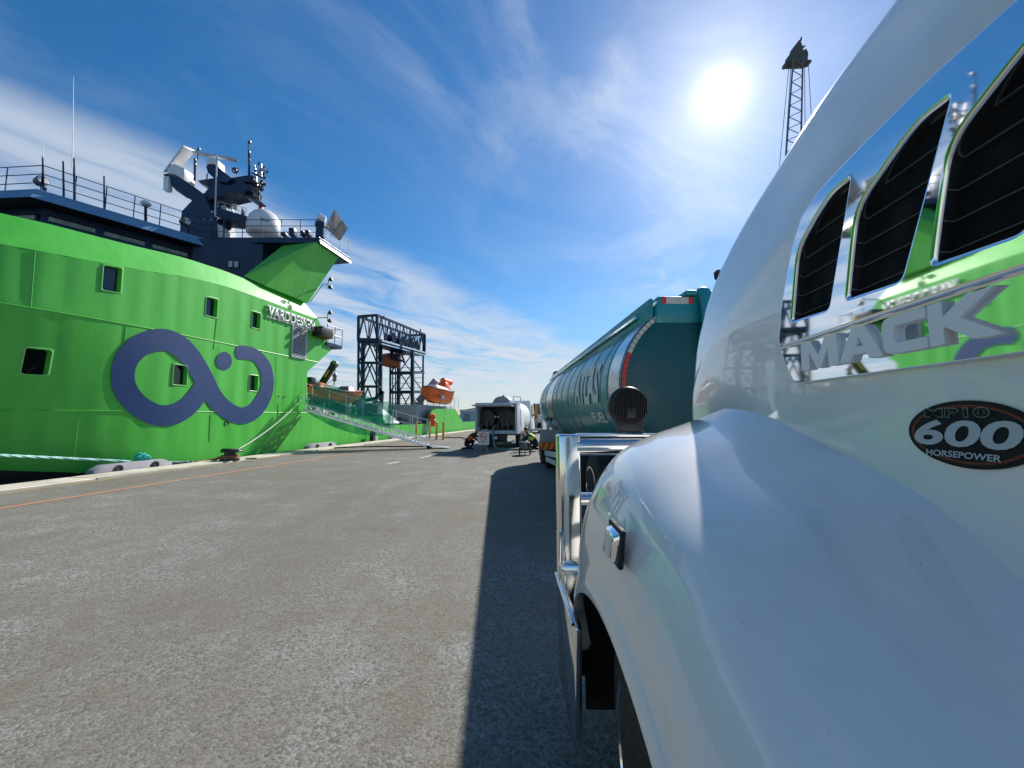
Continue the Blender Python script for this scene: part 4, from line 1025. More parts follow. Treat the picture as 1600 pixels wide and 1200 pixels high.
quadbox([(334, 346), (345, 352), (362, 374), (340, 374)], YM + .1, YM + .5, 'mast_cover', M_WHITE, mast)
# stair rail between bridge roof and wing platform
railing([at_y(317, 371, YM - .9), at_y(337, 372, YM - .7), at_y(350, 371, YM)], [2, 1], 1.0, roof, 3, .015)

# ---- main deck aft of the house
ah = MB()
zbul = [(19.0, 1.72), (23.2, 1.62), (26.4, 1.55), (27.0, .98), (32.4, .92), (34.2, .95), (35.2, 2.25), (41.5, 2.35), (44.2, .90), (70, .90)]
sa = [ENDP[0][0] + .0] + [v for v in [20.5 + .5 * i for i in range(100)] if v > ENDP[0][0] + .2] + [26.4, 27.0, 34.2, 35.2, 41.5, 44.2]
sa = sorted(set(sa))
sa = [s for s in sa if s <= 70]
ah.grid([[sp(s, .003 * math.sin(s * 5), z_ if k < 3 else lerp_tab(zbul, s)) for s in sa] for k, z_ in enumerate((0.0, .35, .7, 0))])
ah.grid([[sp(s, 0, lerp_tab(zbul, s)) for s in sa], [sp(s, -.16, lerp_tab(zbul, s)) for s in sa], [sp(s, -.16, .3) for s in sa]])
ah.build('aft_hull', M_GREEN, SHIP, smooth=True, angle=30)
MB().add([sp(18.5, -.1, .35), sp(70, -.1, .35), sp(70, -16, .35), sp(18.5, -16, .35)], [[0, 1, 2, 3]]).build('main_deck', mat('deck_paint', (.10, .13, .11), .7, var=.2), SHIP)
for s in (24.5, 29.2, 33.5, 38.3): seam([sp(s, .006, .05), sp(s, .006, lerp_tab(zbul, s) - .02)], .008)
seam([sp(s, .006, .93) for s in sa if s > 34.9], .011)
# grey deckhouse aft with its rail, bollards behind
MB().hexa([sp(33.5, -3.4, .35), sp(43, -3.4, .35), sp(43, -.7, .35), sp(33.5, -.7, .35)], [sp(33.5, -3.4, 2.6), sp(43, -3.4, 2.6), sp(43, -.7, 2.6), sp(33.5, -.7, 2.6)]).build('deckhouse', M_GREYP, SHIP, bevel=.03)
railing([sp(35.2, -.5, 2.3), sp(41.3, -.5, 2.38), sp(44, -.5, 2.40)], [4, 2], 1.15, bpy.data.objects['aft_hull'], 3, .02, M_GREYP)
MB().hexa([sp(27.2, -5.5, .36), sp(32.5, -5.5, .36), sp(32.5, -1.6, .36), sp(27.2, -1.6, .36)], [sp(27.2, -5.5, 1.5), sp(32.5, -5.5, 1.5), sp(32.5, -1.6, 1.5), sp(27.2, -1.6, 1.5)]).build('hatch_coaming', M_NAVY, SHIP, bevel=.03)
# deck gear between the house and the tower
gear = [(21.0, -1.4, .7, 1.9, 1.0, M_LGREY), (24.0, -1.6, 1.1, 2.1, 1.1, M_GREYP), (25.6, -2.0, .8, 1.7, .9, M_GREEN), (26.9, -2.6, 1.0, 2.5, 1.2, M_NAVY), (29.0, -2.2, .9, 2.2, 1.0, M_STEEL), (30.8, -3.0, 1.2, 1.9, .9, M_LGREY)]
for s, t, w, h, d, m_ in gear:
    b_ = MB().box(sp(s, t, .36 + h / 2), (d, w, h), (QN, QD, V(0, 0, 1))).build('deck_machine', m_, SHIP, bevel=.04)
    MB().lathe(sp(s, t + .3, .36 + h), (0, 0, 1), [(0, .22), (.18, .22), (.26, .12), (.34, .12)], 14).build('machine_cap', M_STEEL, b_, smooth=True)
    MB().tube([sp(s - w * .4, t + d / 2 + .04, .4), sp(s - w * .4, t + d / 2 + .04, .3 + h), sp(s + w * .3, t + d / 2 + .04, .3 + h)], .035, 8).build('pipe', M_STEEL, b_, smooth=True)
# white tarpaulin-covered gear
MB().hexa([sp(28.6, -2.6, 1.0), sp(31.0, -2.6, 1.0), sp(31.2, -1.0, 1.0), sp(28.4, -1.0, 1.0)], [sp(29.7, -2.0, 2.15), sp(29.9, -2.0, 2.15), sp(29.9, -1.8, 2.15), sp(29.7, -1.8, 2.15)]).build('tarpaulin', M_WHITE, SHIP, bevel=.12, seg=3)

# ---- launch tower standing on the deck
TY = [34.0, 36.2, 39.0, 42.5]
TWR = thing('launch_tower', 'navy lattice steel launch tower standing on the ship aft deck', 'gantry tower', at_y(610, 650, 38) * 1)
def pt(px, py, y): return at_y(px, py, y)
def colm(px0, px1, py0, py1, y, w, nm='column'):
    MB().bar(pt(px0, py0, y), pt(px1, py1, y), w, w, V(0, 1, 0)).build(nm, M_NAVY, TWR)
def tb(a, ya, b, yb, w, nm='brace', h=None): MB().bar(pt(*a, ya), pt(*b, yb), w, h).build(nm, M_NAVY, TWR)
y0, y1, y2, y3 = TY
# near leg tower
colm(560.5, 559.5, 494, 645, y0, .16); colm(589, 588.5, 492.5, 645, y0, .16); colm(567.5, 566.5, 532, 645, y1, .30); colm(594.5, 594, 534, 645, y1, .30)
# far leg tower
colm(610, 609.5, 560, 650, y2, .17); colm(644.5, 644.5, 548, 650, y2, .32); colm(623, 622.5, 562, 650, y3, .34); colm(661.5, 660.5, 523, 650, y3, .17)
for yy_ in (567, 604):
    tb((559, yy_), y0, (593, yy_), y0, .22, 'cross_beam'); tb((566, yy_), y1, (595, yy_), y1, .2, 'cross_beam')
    tb((560, yy_), y0, (567, yy_), y1, .2, 'cross_beam'); tb((589, yy_), y0, (594.5, yy_), y1, .2, 'cross_beam')
for yy_ in (583, 613):
    tb((609, yy_), y2, (646, yy_), y2, .28, 'cross_beam'); tb((622, yy_ - 1), y3, (663, yy_ - 1), y3, .26, 'cross_beam')
    tb((610, yy_), y2, (623, yy_ - 1), y3, .2, 'cross_beam'); tb((644.5, yy_), y2, (661.5, yy_ - 1), y3, .2, 'cross_beam')
for (xl, xr, ya, lv_) in ((560.5, 589, y0, [(533, 565), (569, 602), (606, 642)]), (610, 644.5, y2, [(562, 581), (585, 611), (615, 648)]), (567, 594.5, y1, [(533, 565), (569, 602)]), (623, 661, y3, [(556, 581), (585, 611), (615, 646)])):
    for a, b in lv_:
        m_ = (xl + xr) / 2
        tb((m_, a), ya, (xl + 1, b), ya, .10); tb((m_, a), ya, (xr - 1, b), ya, .10)
for (pa, ya, pb, yb, lv_) in ((560.5, y0, 567, y1, [(534, 566), (570, 603)]), (589, y0, 594.5, y1, [(534, 566), (570, 603)])):
    for a, b in lv_: tb((pa, a), ya, (pb, b), yb, .11)
# upper box girder
top = [(560.5, 494.5, y0), (589, 492.5, y0), (664, 523, y3), (640, 524, y3)]
bot = [(560, 531, y0), (590, 531.5, y0), (663.5, 552, y3), (640, 552, y3)]
for L_, w in ((top, .20), (bot, .30)):
    for i in range(4):
        a = L_[i]; b = L_[(i + 1) % 4]; tb(a[:2], a[2], b[:2], b[2], w, 'girder_chord')
for i in range(4): tb(top[i][:2], top[i][2], bot[i][:2], bot[i][2], .22, 'girder_post')
for (i, j, n_) in ((1, 2, 7), (0, 3, 6), (0, 1, 2), (2, 3, 2)):
    A0 = pt(*top[i]); A1 = pt(*top[j]); C0 = pt(*bot[i]); C1 = pt(*bot[j])
    for k in range(n_):
        u = k / n_; v_ = (k + 1) / n_
        MB().bar(C0.lerp(C1, u), A0.lerp(A1, (u + v_) / 2), .085).build('girder_lattice', M_NAVY, TWR)
        MB().bar(A0.lerp(A1, (u + v_) / 2), C0.lerp(C1, v_), .085).build('girder_lattice', M_NAVY, TWR)
        if n_ > 4: MB().bar(C0.lerp(C1, v_), A0.lerp(A1, v_), .07).build('girder_lattice', M_NAVY, TWR)
G0 = [pt(*q) for q in bot]
MB().hexa([p - V(0, 0, .30) for p in G0], [p - V(0, 0, .05) for p in G0]).build('girder_floor', M_NAVY, TWR)
for u0, u1 in ((.03, .36), (.42, .98)):
    a = G0[1].lerp(G0[2], u0) + QN * .2; b = G0[1].lerp(G0[2], u1) + QN * .2
    MB().bar(a, b, .16, .14).build('rail_guide', M_ALU, TWR); MB().bar(a - V(0, 0, .28), b - V(0, 0, .28), .1, .1).build('rail_guide', M_ALU, TWR)
for u in (.35, .55, .72, .86):                       # winches and machinery inside the girder
    c = pt(*bot[1]).lerp(pt(*bot[2]), u) - QN * .7 + V(0, 0, .75)
    MB().lathe(c - QN * .4, QN, [(0, .5), (.06, .5), (.07, .34), (.75, .34), (.76, .5), (.82, .5)], 18).build('winch_drum', M_NAVY, TWR, smooth=True)
MB().bar(pt(609, 545, y2), pt(632, 551, y2), .9, .5).build('hung_truss', M_NAVYLOGO, TWR)
for a, b in (((611, 548), (620, 562)), ((620, 562), (626, 550)), ((611, 548), (611, 560)), ((611, 561), (633, 565)), ((626, 550), (631, 563))): tb(a, y2 - .6, b, y2 - .6, .16, 'hung_frame')
MB().lathe(pt(611, 563, y2 + .2), (1, .15, -.04), [(-.85, .35), (-.8, .62), (-.3, .74), (.4, .76), (.9, .66), (.96, .3)], 20).build('orange_drum', mat('faded_orange', (.42, .11, .05), .6, var=.25), TWR, smooth=True)
for xx in (613.5, 618): tb((xx, 569), y2, (xx, 640), y2 + .5, .10, 'guide_wire')
for k in range(9):
    tb((612, 575 + 8 * k), y2 + .4, (660, 574 + 8 * k), y3 + .4, .05, 'ladder_rung')
for (a, b) in (((582, 650), (590, 618)), ((590, 618), (599, 611)), ((597, 611), (595, 640)), ((570, 626), (590, 622))): tb(a, y0 - 1.5, b, y0 - 1.5, .28, 'cursor_frame')
for k, (px, py) in enumerate(((573, 500), (600, 499), (657, 519))): tb((px, py), y0 if k < 2 else y3, (px, py - 5), y0 if k < 2 else y3, .12, 'beacon_post')

# ---- orange rescue boats
def boat(name, label, s0, s1, zk, zg, t0, beam, rise, canopy, grp):
    B = thing(name, label, 'boat', sp((s0 + s1) / 2, t0, zk), grp)
    n = 14; rws = []
    for i in range(n + 1):
        u = i / n; s = s0 + (s1 - s0) * u
        full_ = min(1, (1.02 - u) * 3.2) ** .6 * min(1, (u + .35) * 1.4) if canopy else min(1, (u + .02) * 3.4) ** .6 * min(1, (1.35 - u) * 1.4)
        hb = beam / 2 * max(.04, full_); g_ = zg + rise * (u - .5) ** 2 * 2
        kz = zk + (zg - zk) * .7 * max(0, (abs(u - .5) - .28) / .22) ** 2 * .6
        rws.append([sp(s, t0 + hb, g_), sp(s, t0 + hb * .96, g_ - .12), sp(s, t0 + hb * .86, kz + (g_ - kz) * .45), sp(s, t0 + hb * .45, kz + .08), sp(s, t0, kz), sp(s, t0 - hb * .45, kz + .08), sp(s, t0 - hb * .86, kz + (g_ - kz) * .45), sp(s, t0 - hb * .96, g_ - .12), sp(s, t0 - hb, g_)])
    mbh = MB().grid(rws); mbh.f.append([i for i in range(9)]); mbh.f.append([n * 9 + i for i in range(9)]); mbh.build('boat_hull', M_ORANGE, B, smooth=True, angle=50)
    MB().tube([r[0] + QN * .03 for r in rws], .055, 8).build('rubbing_strake', M_BLACK, B, smooth=True)
    MB().grid([[r[0] for r in rws], [(r[0] + r[8]) / 2 + V(0, 0, .12) for r in rws], [r[8] for r in rws]]).build('boat_deck', mat('orange_deck', (.72, .14, .03), .5), B, smooth=True)
    return B, rws
sA = lambda px, t: ((at_pl(px, 615, sp(0, t, 0), QN)) - sp(0, 0, 0)).dot(QD)
t1 = -.75
b1, r1 = boat('rescue_boat', 'orange rescue boat in its cradle beside the green netting', sA(481, t1), sA(557, t1), 2.35, 3.0, t1, 1.7, .30, False, None)
s0, s1 = sA(481, t1), sA(557, t1)
MB().hexa([sp(s0 + .15, t1 - .6, 3.12), sp(s0 + 1.5, t1 - .55, 3.0), sp(s0 + 1.5, t1 + .55, 3.0), sp(s0 + .15, t1 + .6, 3.12)], [sp(s0 + .55, t1 - .25, 3.42), sp(s0 + .95, t1 - .25, 3.40), sp(s0 + .95, t1 + .25, 3.40), sp(s0 + .55, t1 + .25, 3.42)]).build('bow_cover', M_ORANGE, b1, bevel=.06, seg=3)
MB().hexa([sp(s1 - 1.6, t1 - .5, 3.0), sp(s1 - .7, t1 - .5, 3.05), sp(s1 - .7, t1 + .5, 3.05), sp(s1 - 1.6, t1 + .5, 3.0)], [sp(s1 - 1.3, t1 - .3, 3.40), sp(s1 - 1.0, t1 - .3, 3.40), sp(s1 - 1.0, t1 + .3, 3.40), sp(s1 - 1.3, t1 + .3, 3.40)]).build('engine_cover', M_STEEL, b1, bevel=.05)
for u in (.25, .75): MB().bar(sp(s0 + (s1 - s0) * u, t1, .36), sp(s0 + (s1 - s0) * u, t1, 2.4), .16).build('cradle', M_LGREY, b1)
MB().box(sp(s0 - .05, t1 + .2, 3.45), (.3, .35, .35), (QN, QD, V(0, 0, 1))).build('cradle_lamp', M_BLACK, b1, bevel=.03)
t2 = -.55
b2, r2 = boat('lifeboat', 'larger orange lifeboat hanging from the davit near the stern', sA(666, t2), sA(705, t2), 2.80, 4.0, t2, 2.0, .5, True, None)
s0, s1 = sA(666, t2), sA(705, t2)
MB().hexa([sp(s0 + 1.2, t2 - .6, 4.2), sp(s1 - 2.2, t2 - .6, 4.2), sp(s1 - 2.2, t2 + .6, 4.2), sp(s0 + 1.2, t2 + .6, 4.2)], [sp(s0 + 1.4, t2 - .4, 4.55), sp(s1 - 2.5, t2 - .4, 4.45), sp(s1 - 2.5, t2 + .4, 4.45), sp(s0 + 1.4, t2 + .4, 4.55)]).build('boat_canopy', M_WHITE, b2, bevel=.08)
MB().hexa([sp(s0 + 3.7, t2 - .5, 4.4), sp(s0 + 5.0, t2 - .5, 4.4), sp(s0 + 5.0, t2 + .5, 4.4), sp(s0 + 3.7, t2 + .5, 4.4)], [sp(s0 + 3.9, t2 - .4, 5.0), sp(s0 + 4.7, t2 - .4, 5.0), sp(s0 + 4.7, t2 + .4, 5.0), sp(s0 + 3.9, t2 + .4, 5.0)]).build('conning_hood', M_ORANGE, b2, bevel=.1)
MB().lathe(sp(s0 + 4.0, t2, 5.15), QD, [(0, .2), (.1, .30), (2.3, .30), (2.4, .2)], 16).build('buoyancy_roll', M_ORANGE, b2, smooth=True)
MB().bar(sp(s0 + 1.1, t2 + .95, 3.35), sp(s0 + 2.0, t2 + .98, 3.35), .1, .34).build('side_hatch', M_STEEL, b2)
MB().tube([sp(s1 - .6, t2, 4.4), sp(s1 - 1.3, t2, 5.3)], .02, 6).tube([sp(s1 - .3, t2, 4.4), sp(s1 - 1.3, t2, 5.3)], .02, 6).build('fall_wire', M_BLACK, b2, smooth=True)
# deck crane and davit booms
dv = thing('deck_crane', 'black knuckle crane boom rising behind the rescue boat', 'crane', sp(24, -3, .36))
A = at_y(499, 606, 24.5); B = at_y(522.5, 569, 24.5)
MB().bar(A, B, .34, .34).build('boom', M_BLACK, dv, bevel=.03)
MB().bar(A.lerp(B, .45) + V(0, -.175, 0), A.lerp(B, .72) + V(0, -.175, 0), .012, .12).build('boom_stripe', M_YEL, dv)
MB().tube([at_y(499, 606, 24.5), sp(24, -3, .36)], .28, 12).build('pedestal', M_BLACK, dv, smooth=True)
MB().lathe(B + V(0, -.15, 0), (0, 1, 0), [(0, .22), (.3, .22)], 16).build('sheave', M_STEEL, dv, smooth=True)
MB().tube([B + V(.12, 0, 0), at_y(523, 583, 24.5)], .02, 6).build('wire', M_STEEL, dv)
hk = MB().lathe(at_y(523, 590, 24.5), (0, 0, 1), [(-.25, .05), (-.2, .13), (0, .1), (.15, .16), (.3, .05)], 10).build('hook_block', M_STEEL, dv, smooth=True)
MB().tube([at_y(523, 592, 24.5), at_y(522, 602, 24.5)], .05, 6).build('hook', M_ROPEW, dv, smooth=True)
MB().tube([at_y(522, 592, 24.5), at_y(510, 601, 24.5)], .015, 5).build('tag_line', M_BLACK, dv)
d2 = thing('lifeboat_davit', 'grey davit boom leaning over the stern lifeboat', 'davit', sp(38, -3, .36))
A = at_y(654, 628, 37.5); B = at_y(682, 594, 37.5)
MB().bar(A, B, .62, .62).build('boom', mat('mauve_grey_paint', (.30, .25, .28), .5, var=.1), d2, bevel=.05)
MB().bar(A, V(A.x, A.y, .36), .7, .7).build('pedestal', M_GREYP, d2, bevel=.05)
lr = thing('liferaft_canister', 'orange liferaft canister on the bulwark behind the yellow bollards', 'canister', sp(34.2, .1, .7))
cA = at_pl(675, 646, sp(0, .25, 0), QN); cB = at_pl(675.5, 666, sp(0, .25, 0), QN)
MB().lathe(cB, cA - cB, [(0, .22), (.06, .30), (.48, .30), (.5, .32), (.58, .32), (.6, .30), (1.05, .30), (1.12, .2)], 20).build('canister', M_ORANGE, lr, smooth=True)
for k in (.3, .8): MB().lathe(cB + (cA - cB).normalized() * k, cA - cB, [(0, .31), (.04, .31)], 20).build('strap', M_BLACK, lr, smooth=True)

# ------------------------------------------------------------------ quayside things
# gangway
GA = at_pl(479, 640, sp(0, .25, 0), QN); GB = at_z(671, 697, .12)
GW = thing('gangway', 'aluminium truss gangway with green safety netting from ship to quay', 'gangway', V(GB.x, GB.y, 0))
gd = (GB - GA); gl_ = gd.length; gdn = gd.normalized(); gs = gdn.cross(V(0, 0, 1)).normalized()     # gs points towards the camera side or away
if gs.y > 0: gs = -gs
HW, HT = .36, .30
def gp_(u, side, h): return GA.lerp(GB, u) + gs * (HW * side) + V(0, 0, h)
for side in (1, -1):
    MB().bar(gp_(0, side, 0), gp_(1, side, 0), .06, .09).build('stringer', M_ALU, GW)
    MB().bar(gp_(0, side, HT), gp_(1, side, HT), .05, .05).build('stringer', M_ALU, GW)
    n_ = 26
    for k in range(n_):
        u = k / n_; v_ = (k + 1) / n_
        a, b = (gp_(u, side, 0), gp_(v_, side, HT)) if k % 2 == 0 else (gp_(u, side, HT), gp_(v_, side, 0))
        MB().bar(a, b, .028).build('truss_web', M_ALU, GW)
    for k in range(8):
        u = .015 + .97 * k / 7
        if side == 1 and k < 5 and k > 0: continue
        MB().tube([gp_(u, side, HT), gp_(u, side, HT + .95)], .018, 6).build('stanchion', M_LGREY, GW, smooth=True)
    for hh in (.5, .95):
        if side == 1: MB().tube(sag(gp_(.70, side, HT + hh), gp_(.985, side, HT + hh), .03), .012, 6).build('hand_rope', M_ROPEW, GW, smooth=True)
        else: MB().tube(sag(gp_(0, side, HT + hh), gp_(.985, side, HT + hh), .05), .012, 6).build('hand_rope', M_ROPEW, GW, smooth=True)
for k in range(34):
    u = (k + .5) / 34; c = GA.lerp(GB, u) + V(0, 0, .04)
    MB().box(c, (gl_ / 34 * .7, 2 * HW - .06, .03), (gdn, gs, gdn.cross(gs))).build('tread', M_ALU, GW)
MB().lathe(GB + gs * HW + V(0, 0, -.03), gs, [(-.02, .10), (.05, .10)], 16).build('roller', M_RUBBER, GW, smooth=True)
MB().lathe(GB - gs * HW + V(0, 0, -.03), gs, [(-.05, .10), (.02, .10)], 16).build('roller', M_RUBBER, GW, smooth=True)
MB().bar(GB + V(.0, 0, .02), GB + V(.95, .15, -.09), .7, .03).build('landing_flap', M_ALU, GW)
for tag_, sd, hh in ((0, -1, 1.25), (1, 1, .62)):       # netting sheets hanging from wires on both sides
    rws = []
    for j in range(7):
        rws.append([gp_(.03 + .66 * i / 22, sd, HT + hh * j / 6 - (.06 * math.sin(i * .8) + .10 * math.sin(math.pi * i / 22)) * (j / 6)) + gs * (sd * .08 * math.sin(i * 1.7 + j) + .05 * sd) for i in range(23)])
    MB().grid(rws).build('safety_net', M_NET, GW, smooth=True)
rws = [[gp_(.03 + .62 * i / 20, .9, -.02 - (.42 * math.sin(math.pi * i / 20) ** .7) * j / 4) - gs * (.12 * math.sin(j * .8) - .05 * math.sin(i * 1.1)) for i in range(21)] for j in range(5)]
MB().grid(rws).build('safety_net', M_NET, GW, smooth=True)
# fender pile under the gangway
fp_ = thing('fender_pile', 'grey steel fender pile standing under the gangway', 'pile', qp(22.6, -1.15, -2))
c = at_pl(585, 690, qp(0, -1.1, 0), QN); c.z = 0
MB().box(c + V(0, 0, -.6), (.30, .34, 2.6), (QN, QD, V(0, 0, 1))).build('pile_beam', M_GREYP, fp_, bevel=.02)
MB().box(c - QD * .27 + V(0, 0, -.65), (.26, .18, 2.4), (QN, QD, V(0, 0, 1))).build('pile_rubber', M_RUBBER, fp_, bevel=.02)
# grey fender panels with round bolts standing proud of the quay edge
def fender_panel(pxa, pxb, label, ht=.25):
    a = at_pl(pxa, 735, qp(0, -.96, 0), QN); b = at_pl(pxb, 735, qp(0, -.96, 0), QN)
    sa_ = (a - Q0).dot(QD); sb_ = (b - Q0).dot(QD)
    F = thing('quay_buffer', label, 'quay buffer', qp((sa_ + sb_) / 2, -1.1, -.9), 'grey fender panels along the quay edge')
    L = sb_ - sa_; ch = min(.35, L * .12)
    prof = [(sa_, -.5), (sa_, .12), (sa_ + ch, ht), (sb_ - ch, ht), (sb_, .12), (sb_, -.5)]
    MB().hexa([qp(s, -.945, z_) for s, z_ in prof], [qp(s, -1.25, z_) for s, z_ in prof]).build('panel', mat('pale_mauve_plastic', (.29, .28, .31), .6, var=.12, dirt=.2), F, bevel=.02)
    for k in (.22, .5, .78) if L > 2.4 else (.28, .75):
        MB().lathe(qp(sa_ + L * k, -.940, ht * .45), QN, [(-.02, .11), (.012, .11), (.02, .08), (.005, .07)], 18).build('bolt_socket', M_RUBBER, F, smooth=True)
    return F
fender_panel(146, 268, 'long grey fender panel at the quay edge beneath the turquoise rope')
fender_panel(481, 524, 'grey fender panel at the quay edge below the gangway head')
fender_panel(611, 634, 'small grey fender panel at the quay edge behind the gangway foot')
# mooring bollard and lines
mbp = at_z(359, 719, .05)
MBL = thing('mooring_bollard', 'black cast iron mooring bollard on the concrete quay edge', 'bollard', mbp)
MB().lathe(mbp, (0, 0, 1), [(0, .30), (.05, .30), (.07, .20), (.22, .17), (.30, .19)], 22).build('bollard_post', M_PLASTIC, MBL, smooth=True)
MB().hexa([mbp + V(-.26, -.17, .27), mbp + V(.42, -.17, .29), mbp + V(.42, .17, .29), mbp + V(-.26, .17, .27)], [mbp + V(-.22, -.15, .42), mbp + V(.40, -.15, .36), mbp + V(.40, .15, .36), mbp + V(-.22, .15, .42)]).build('bollard_head', M_PLASTIC, MBL, bevel=.03)
for k in range(2): MB().tube([mbp + V(.24 * math.cos(i * math.pi / 10), .24 * math.sin(i * math.pi / 10), .08 + .07 * k) for i in range(20)], .035, 8, closed=True).build('rope_turn', M_ROPEB, MBL, smooth=True)
R1 = thing('mooring_rope', 'thick turquoise mooring rope running along the quay edge to the bollard', 'rope', mbp)
k1 = at_y(0, 711.5, 9.0) ; k2 = at_y(222, 722, 12.0); k3 = at_y(285, 722.5, 13.0)
def twist(pts, r, n=3, turns=14):
    o = []
    c = catmull(pts, 10)
    for j in range(n):
        path = []
        for i, p in enumerate(c):
            t = (c[min(i + 1, len(c) - 1)] - c[max(i - 1, 0)]); _, a, u = frame_of(t)
            an = 2 * math.pi * (j / n + turns * i / len(c)); path.append(p + (a * math.cos(an) + u * math.sin(an)) * r * .55)
        o.append(path)
    return o
for p_ in twist([at_y(-60, 709.5, 8.4), k1, at_y(100, 716, 10.3), k2], .035, 3, 26): MB().tube(p_, .020, 6).build('rope_strand', M_ROPE, R1, smooth=True)
for p_ in twist([k2, k3, at_y(300, 722.3, 13.2)], .05, 3, 6): MB().tube(p_, .032, 6).build('rope_strand', mat('weathered_rope', (.16, .26, .23), .85, var=.3, vscale=15), R1, smooth=True)
for p_ in twist([at_y(296, 722.3, 13.2), at_y(325, 720, 13.7), mbp + V(-.24, -.1, .10)], .05, 3, 8): MB().tube(p_, .032, 6).build('rope_strand', M_ROPEB, R1, smooth=True)
kn = MB()
for i in range(5):
    c_ = k2 + V(random.uniform(-.12, .12), 0, .05 + .04 * i); kn.tube([c_ + V(.13 * math.cos(t), .10 * math.sin(t), .06 * math.sin(2 * t + i)) for t in [q * math.pi / 6 for q in range(12)]], .03, 6, closed=True)
kn.build('rope_knot', mat('bright_turquoise_rope', (.06, .55, .45), .8, var=.2, vscale=20), R1, smooth=True)
R2 = MB().tube(sag(mbp + V(.25, .05, .38), at_pl(481, 614, sp(0, .1, 0), QN), .22, 20), .018, 6).build('spring_line', M_ROPEW, None, smooth=True)
tag(R2, 'pale thin rope rising from the black bollard to the ship', 'rope')
sc_ = thing('mooring_shackle', 'dark steel shackle lying on the quay edge beside the bollard', 'shackle', at_z(391, 718, .05))
c = at_z(391, 718, .08)
MB().tube([c + V(.16 * math.cos(t), .05 + .10 * math.sin(t), .02) for t in [i * math.pi / 8 for i in range(9)]], .025, 8).build('bow', M_STEEL, sc_, smooth=True)
MB().tube([c + V(-.2, .05, .02), c + V(.2, .05, .02)], .022, 8).build('pin', M_STEEL, sc_, smooth=True)
# black hose along the ground
HZ = MB().tube(catmull([at_z(522, 700, .08), at_z(545, 698.6, .09), at_z(580, 697.6, .04), at_z(630, 697.4, .04), at_z(668, 697.5, .04)], 8), .032, 8).build('ground_hose', M_RUBBER, None, smooth=True)
tag(HZ, 'black hose lying across the asphalt to the gangway foot', 'hose')
H2 = MB().tube(catmull([at_z(690, 683.5, .05), at_z(705, 683.6, .05), at_z(722, 684, .05), at_z(738, 690, .04)], 8), .035, 8).build('fuel_hose', M_RUBBER, None, smooth=True)
tag(H2, 'black fuel hose running from the yellow bollards towards the small tanker', 'hose')
# four yellow bollards
BL = ('yellow post behind the gangway foot, farthest left of four', 'leaning yellow post beside the orange canister, second of four', 'yellow post third from the left of four', 'rightmost yellow post of four near the small tanker')
for (px, py, pt_), lb_ in zip(((650, 685.5, 659.5), (671, 687, 659.5), (682, 687, 659), (692.5, 687, 658.5)), BL):
    q = at_z(px, py, 0); hh = at_y(px, pt_, q.y).z
    Y = thing('safety_bollard', lb_, 'bollard', q, 'yellow safety posts on the quay')
    MB().lathe(q, (0, 0, 1), [(0, .075), (hh - .09, .075), (hh - .07, .075), (hh - .03, .062), (hh, .02)], 16).build('post', M_YEL, Y, smooth=True)
    MB().lathe(q, (0, 0, 1), [(0, .15), (.015, .15), (.02, .14)], 16).build('base_plate', M_STEEL, Y, smooth=True)
    MB().lathe(q + V(0, 0, hh * .78), (0, 0, 1), [(0, .0765), (.07, .0765)], 16).build('reflective_band', mat('tan_band', (.55, .42, .2), .4), Y, smooth=True)

# ------------------------------------------------------------------ no-smoking sign on a stand
sgb = at_z(757, 711.5, 0)
SG = thing('no_smoking_sign', 'white no smoking sign board on thin metal stand', 'sign', sgb)
a = at_y(747, 675, sgb.y); b = at_y(764, 695, sgb.y)
w_, h_ = b.x - a.x, a.z - b.z
MB().box(((a + b) / 2), (w_, .02, h_)).build('sign_board', mat('sign_white', (.66, .68, .68), .5), SG)
cS = V((a.x + b.x) / 2, sgb.y - .013, a.z - h_ * .36); rS = w_ * .36
mp_ = lambda X, Y, Z: cS + V(X, -Z, Y)
mesh_obj('prohibition_ring', warp(curve_mesh([oval(rS, rS, 40), oval(rS * .80, rS * .80, 40)], .001), mp_), M_RED, SG)
MB().bar(cS + V(-rS * .62, -.001, rS * .62), cS + V(rS * .62, -.001, -rS * .62), .004, rS * .2, V(0, 1, 0).cross(V(1, 0, -1)).normalized()).build('prohibition_slash', M_RED, SG)
MB().box(cS + V(-.02, .0005, -.005), (rS * 1.05, .003, rS * .2)).build('cigarette', M_BLACK, SG)
MB().tube([cS + V(rS * .5, .0, rS * .1), cS + V(rS * .55, 0, rS * .35), cS + V(rS * .2, 0, rS * .38)], .006, 5).build('smoke_curl', M_BLACK, SG)
t_ = text_mesh('NO SMOKING', w_ * .8, h_ * .09, bold=.015)
mesh_obj('sign_text', warp(t_, lambda X, Y, Z: V(a.x + w_ * .1 + X, sgb.y - .0125, a.z - h_ * .82 + Y)), M_BLACK, SG)
for px in (750, 761): MB().tube([at_y(px, 695, sgb.y + .02), V(at_y(px, 711, sgb.y + .02).x, sgb.y + .02, 0)], .012, 6).build('stand_leg', M_STEEL, SG, smooth=True)
MB().tube([at_y(755, 690, sgb.y + .03), V(sgb.x + .15, sgb.y + .45, 0)], .012, 6).build('stand_leg', M_STEEL, SG, smooth=True)

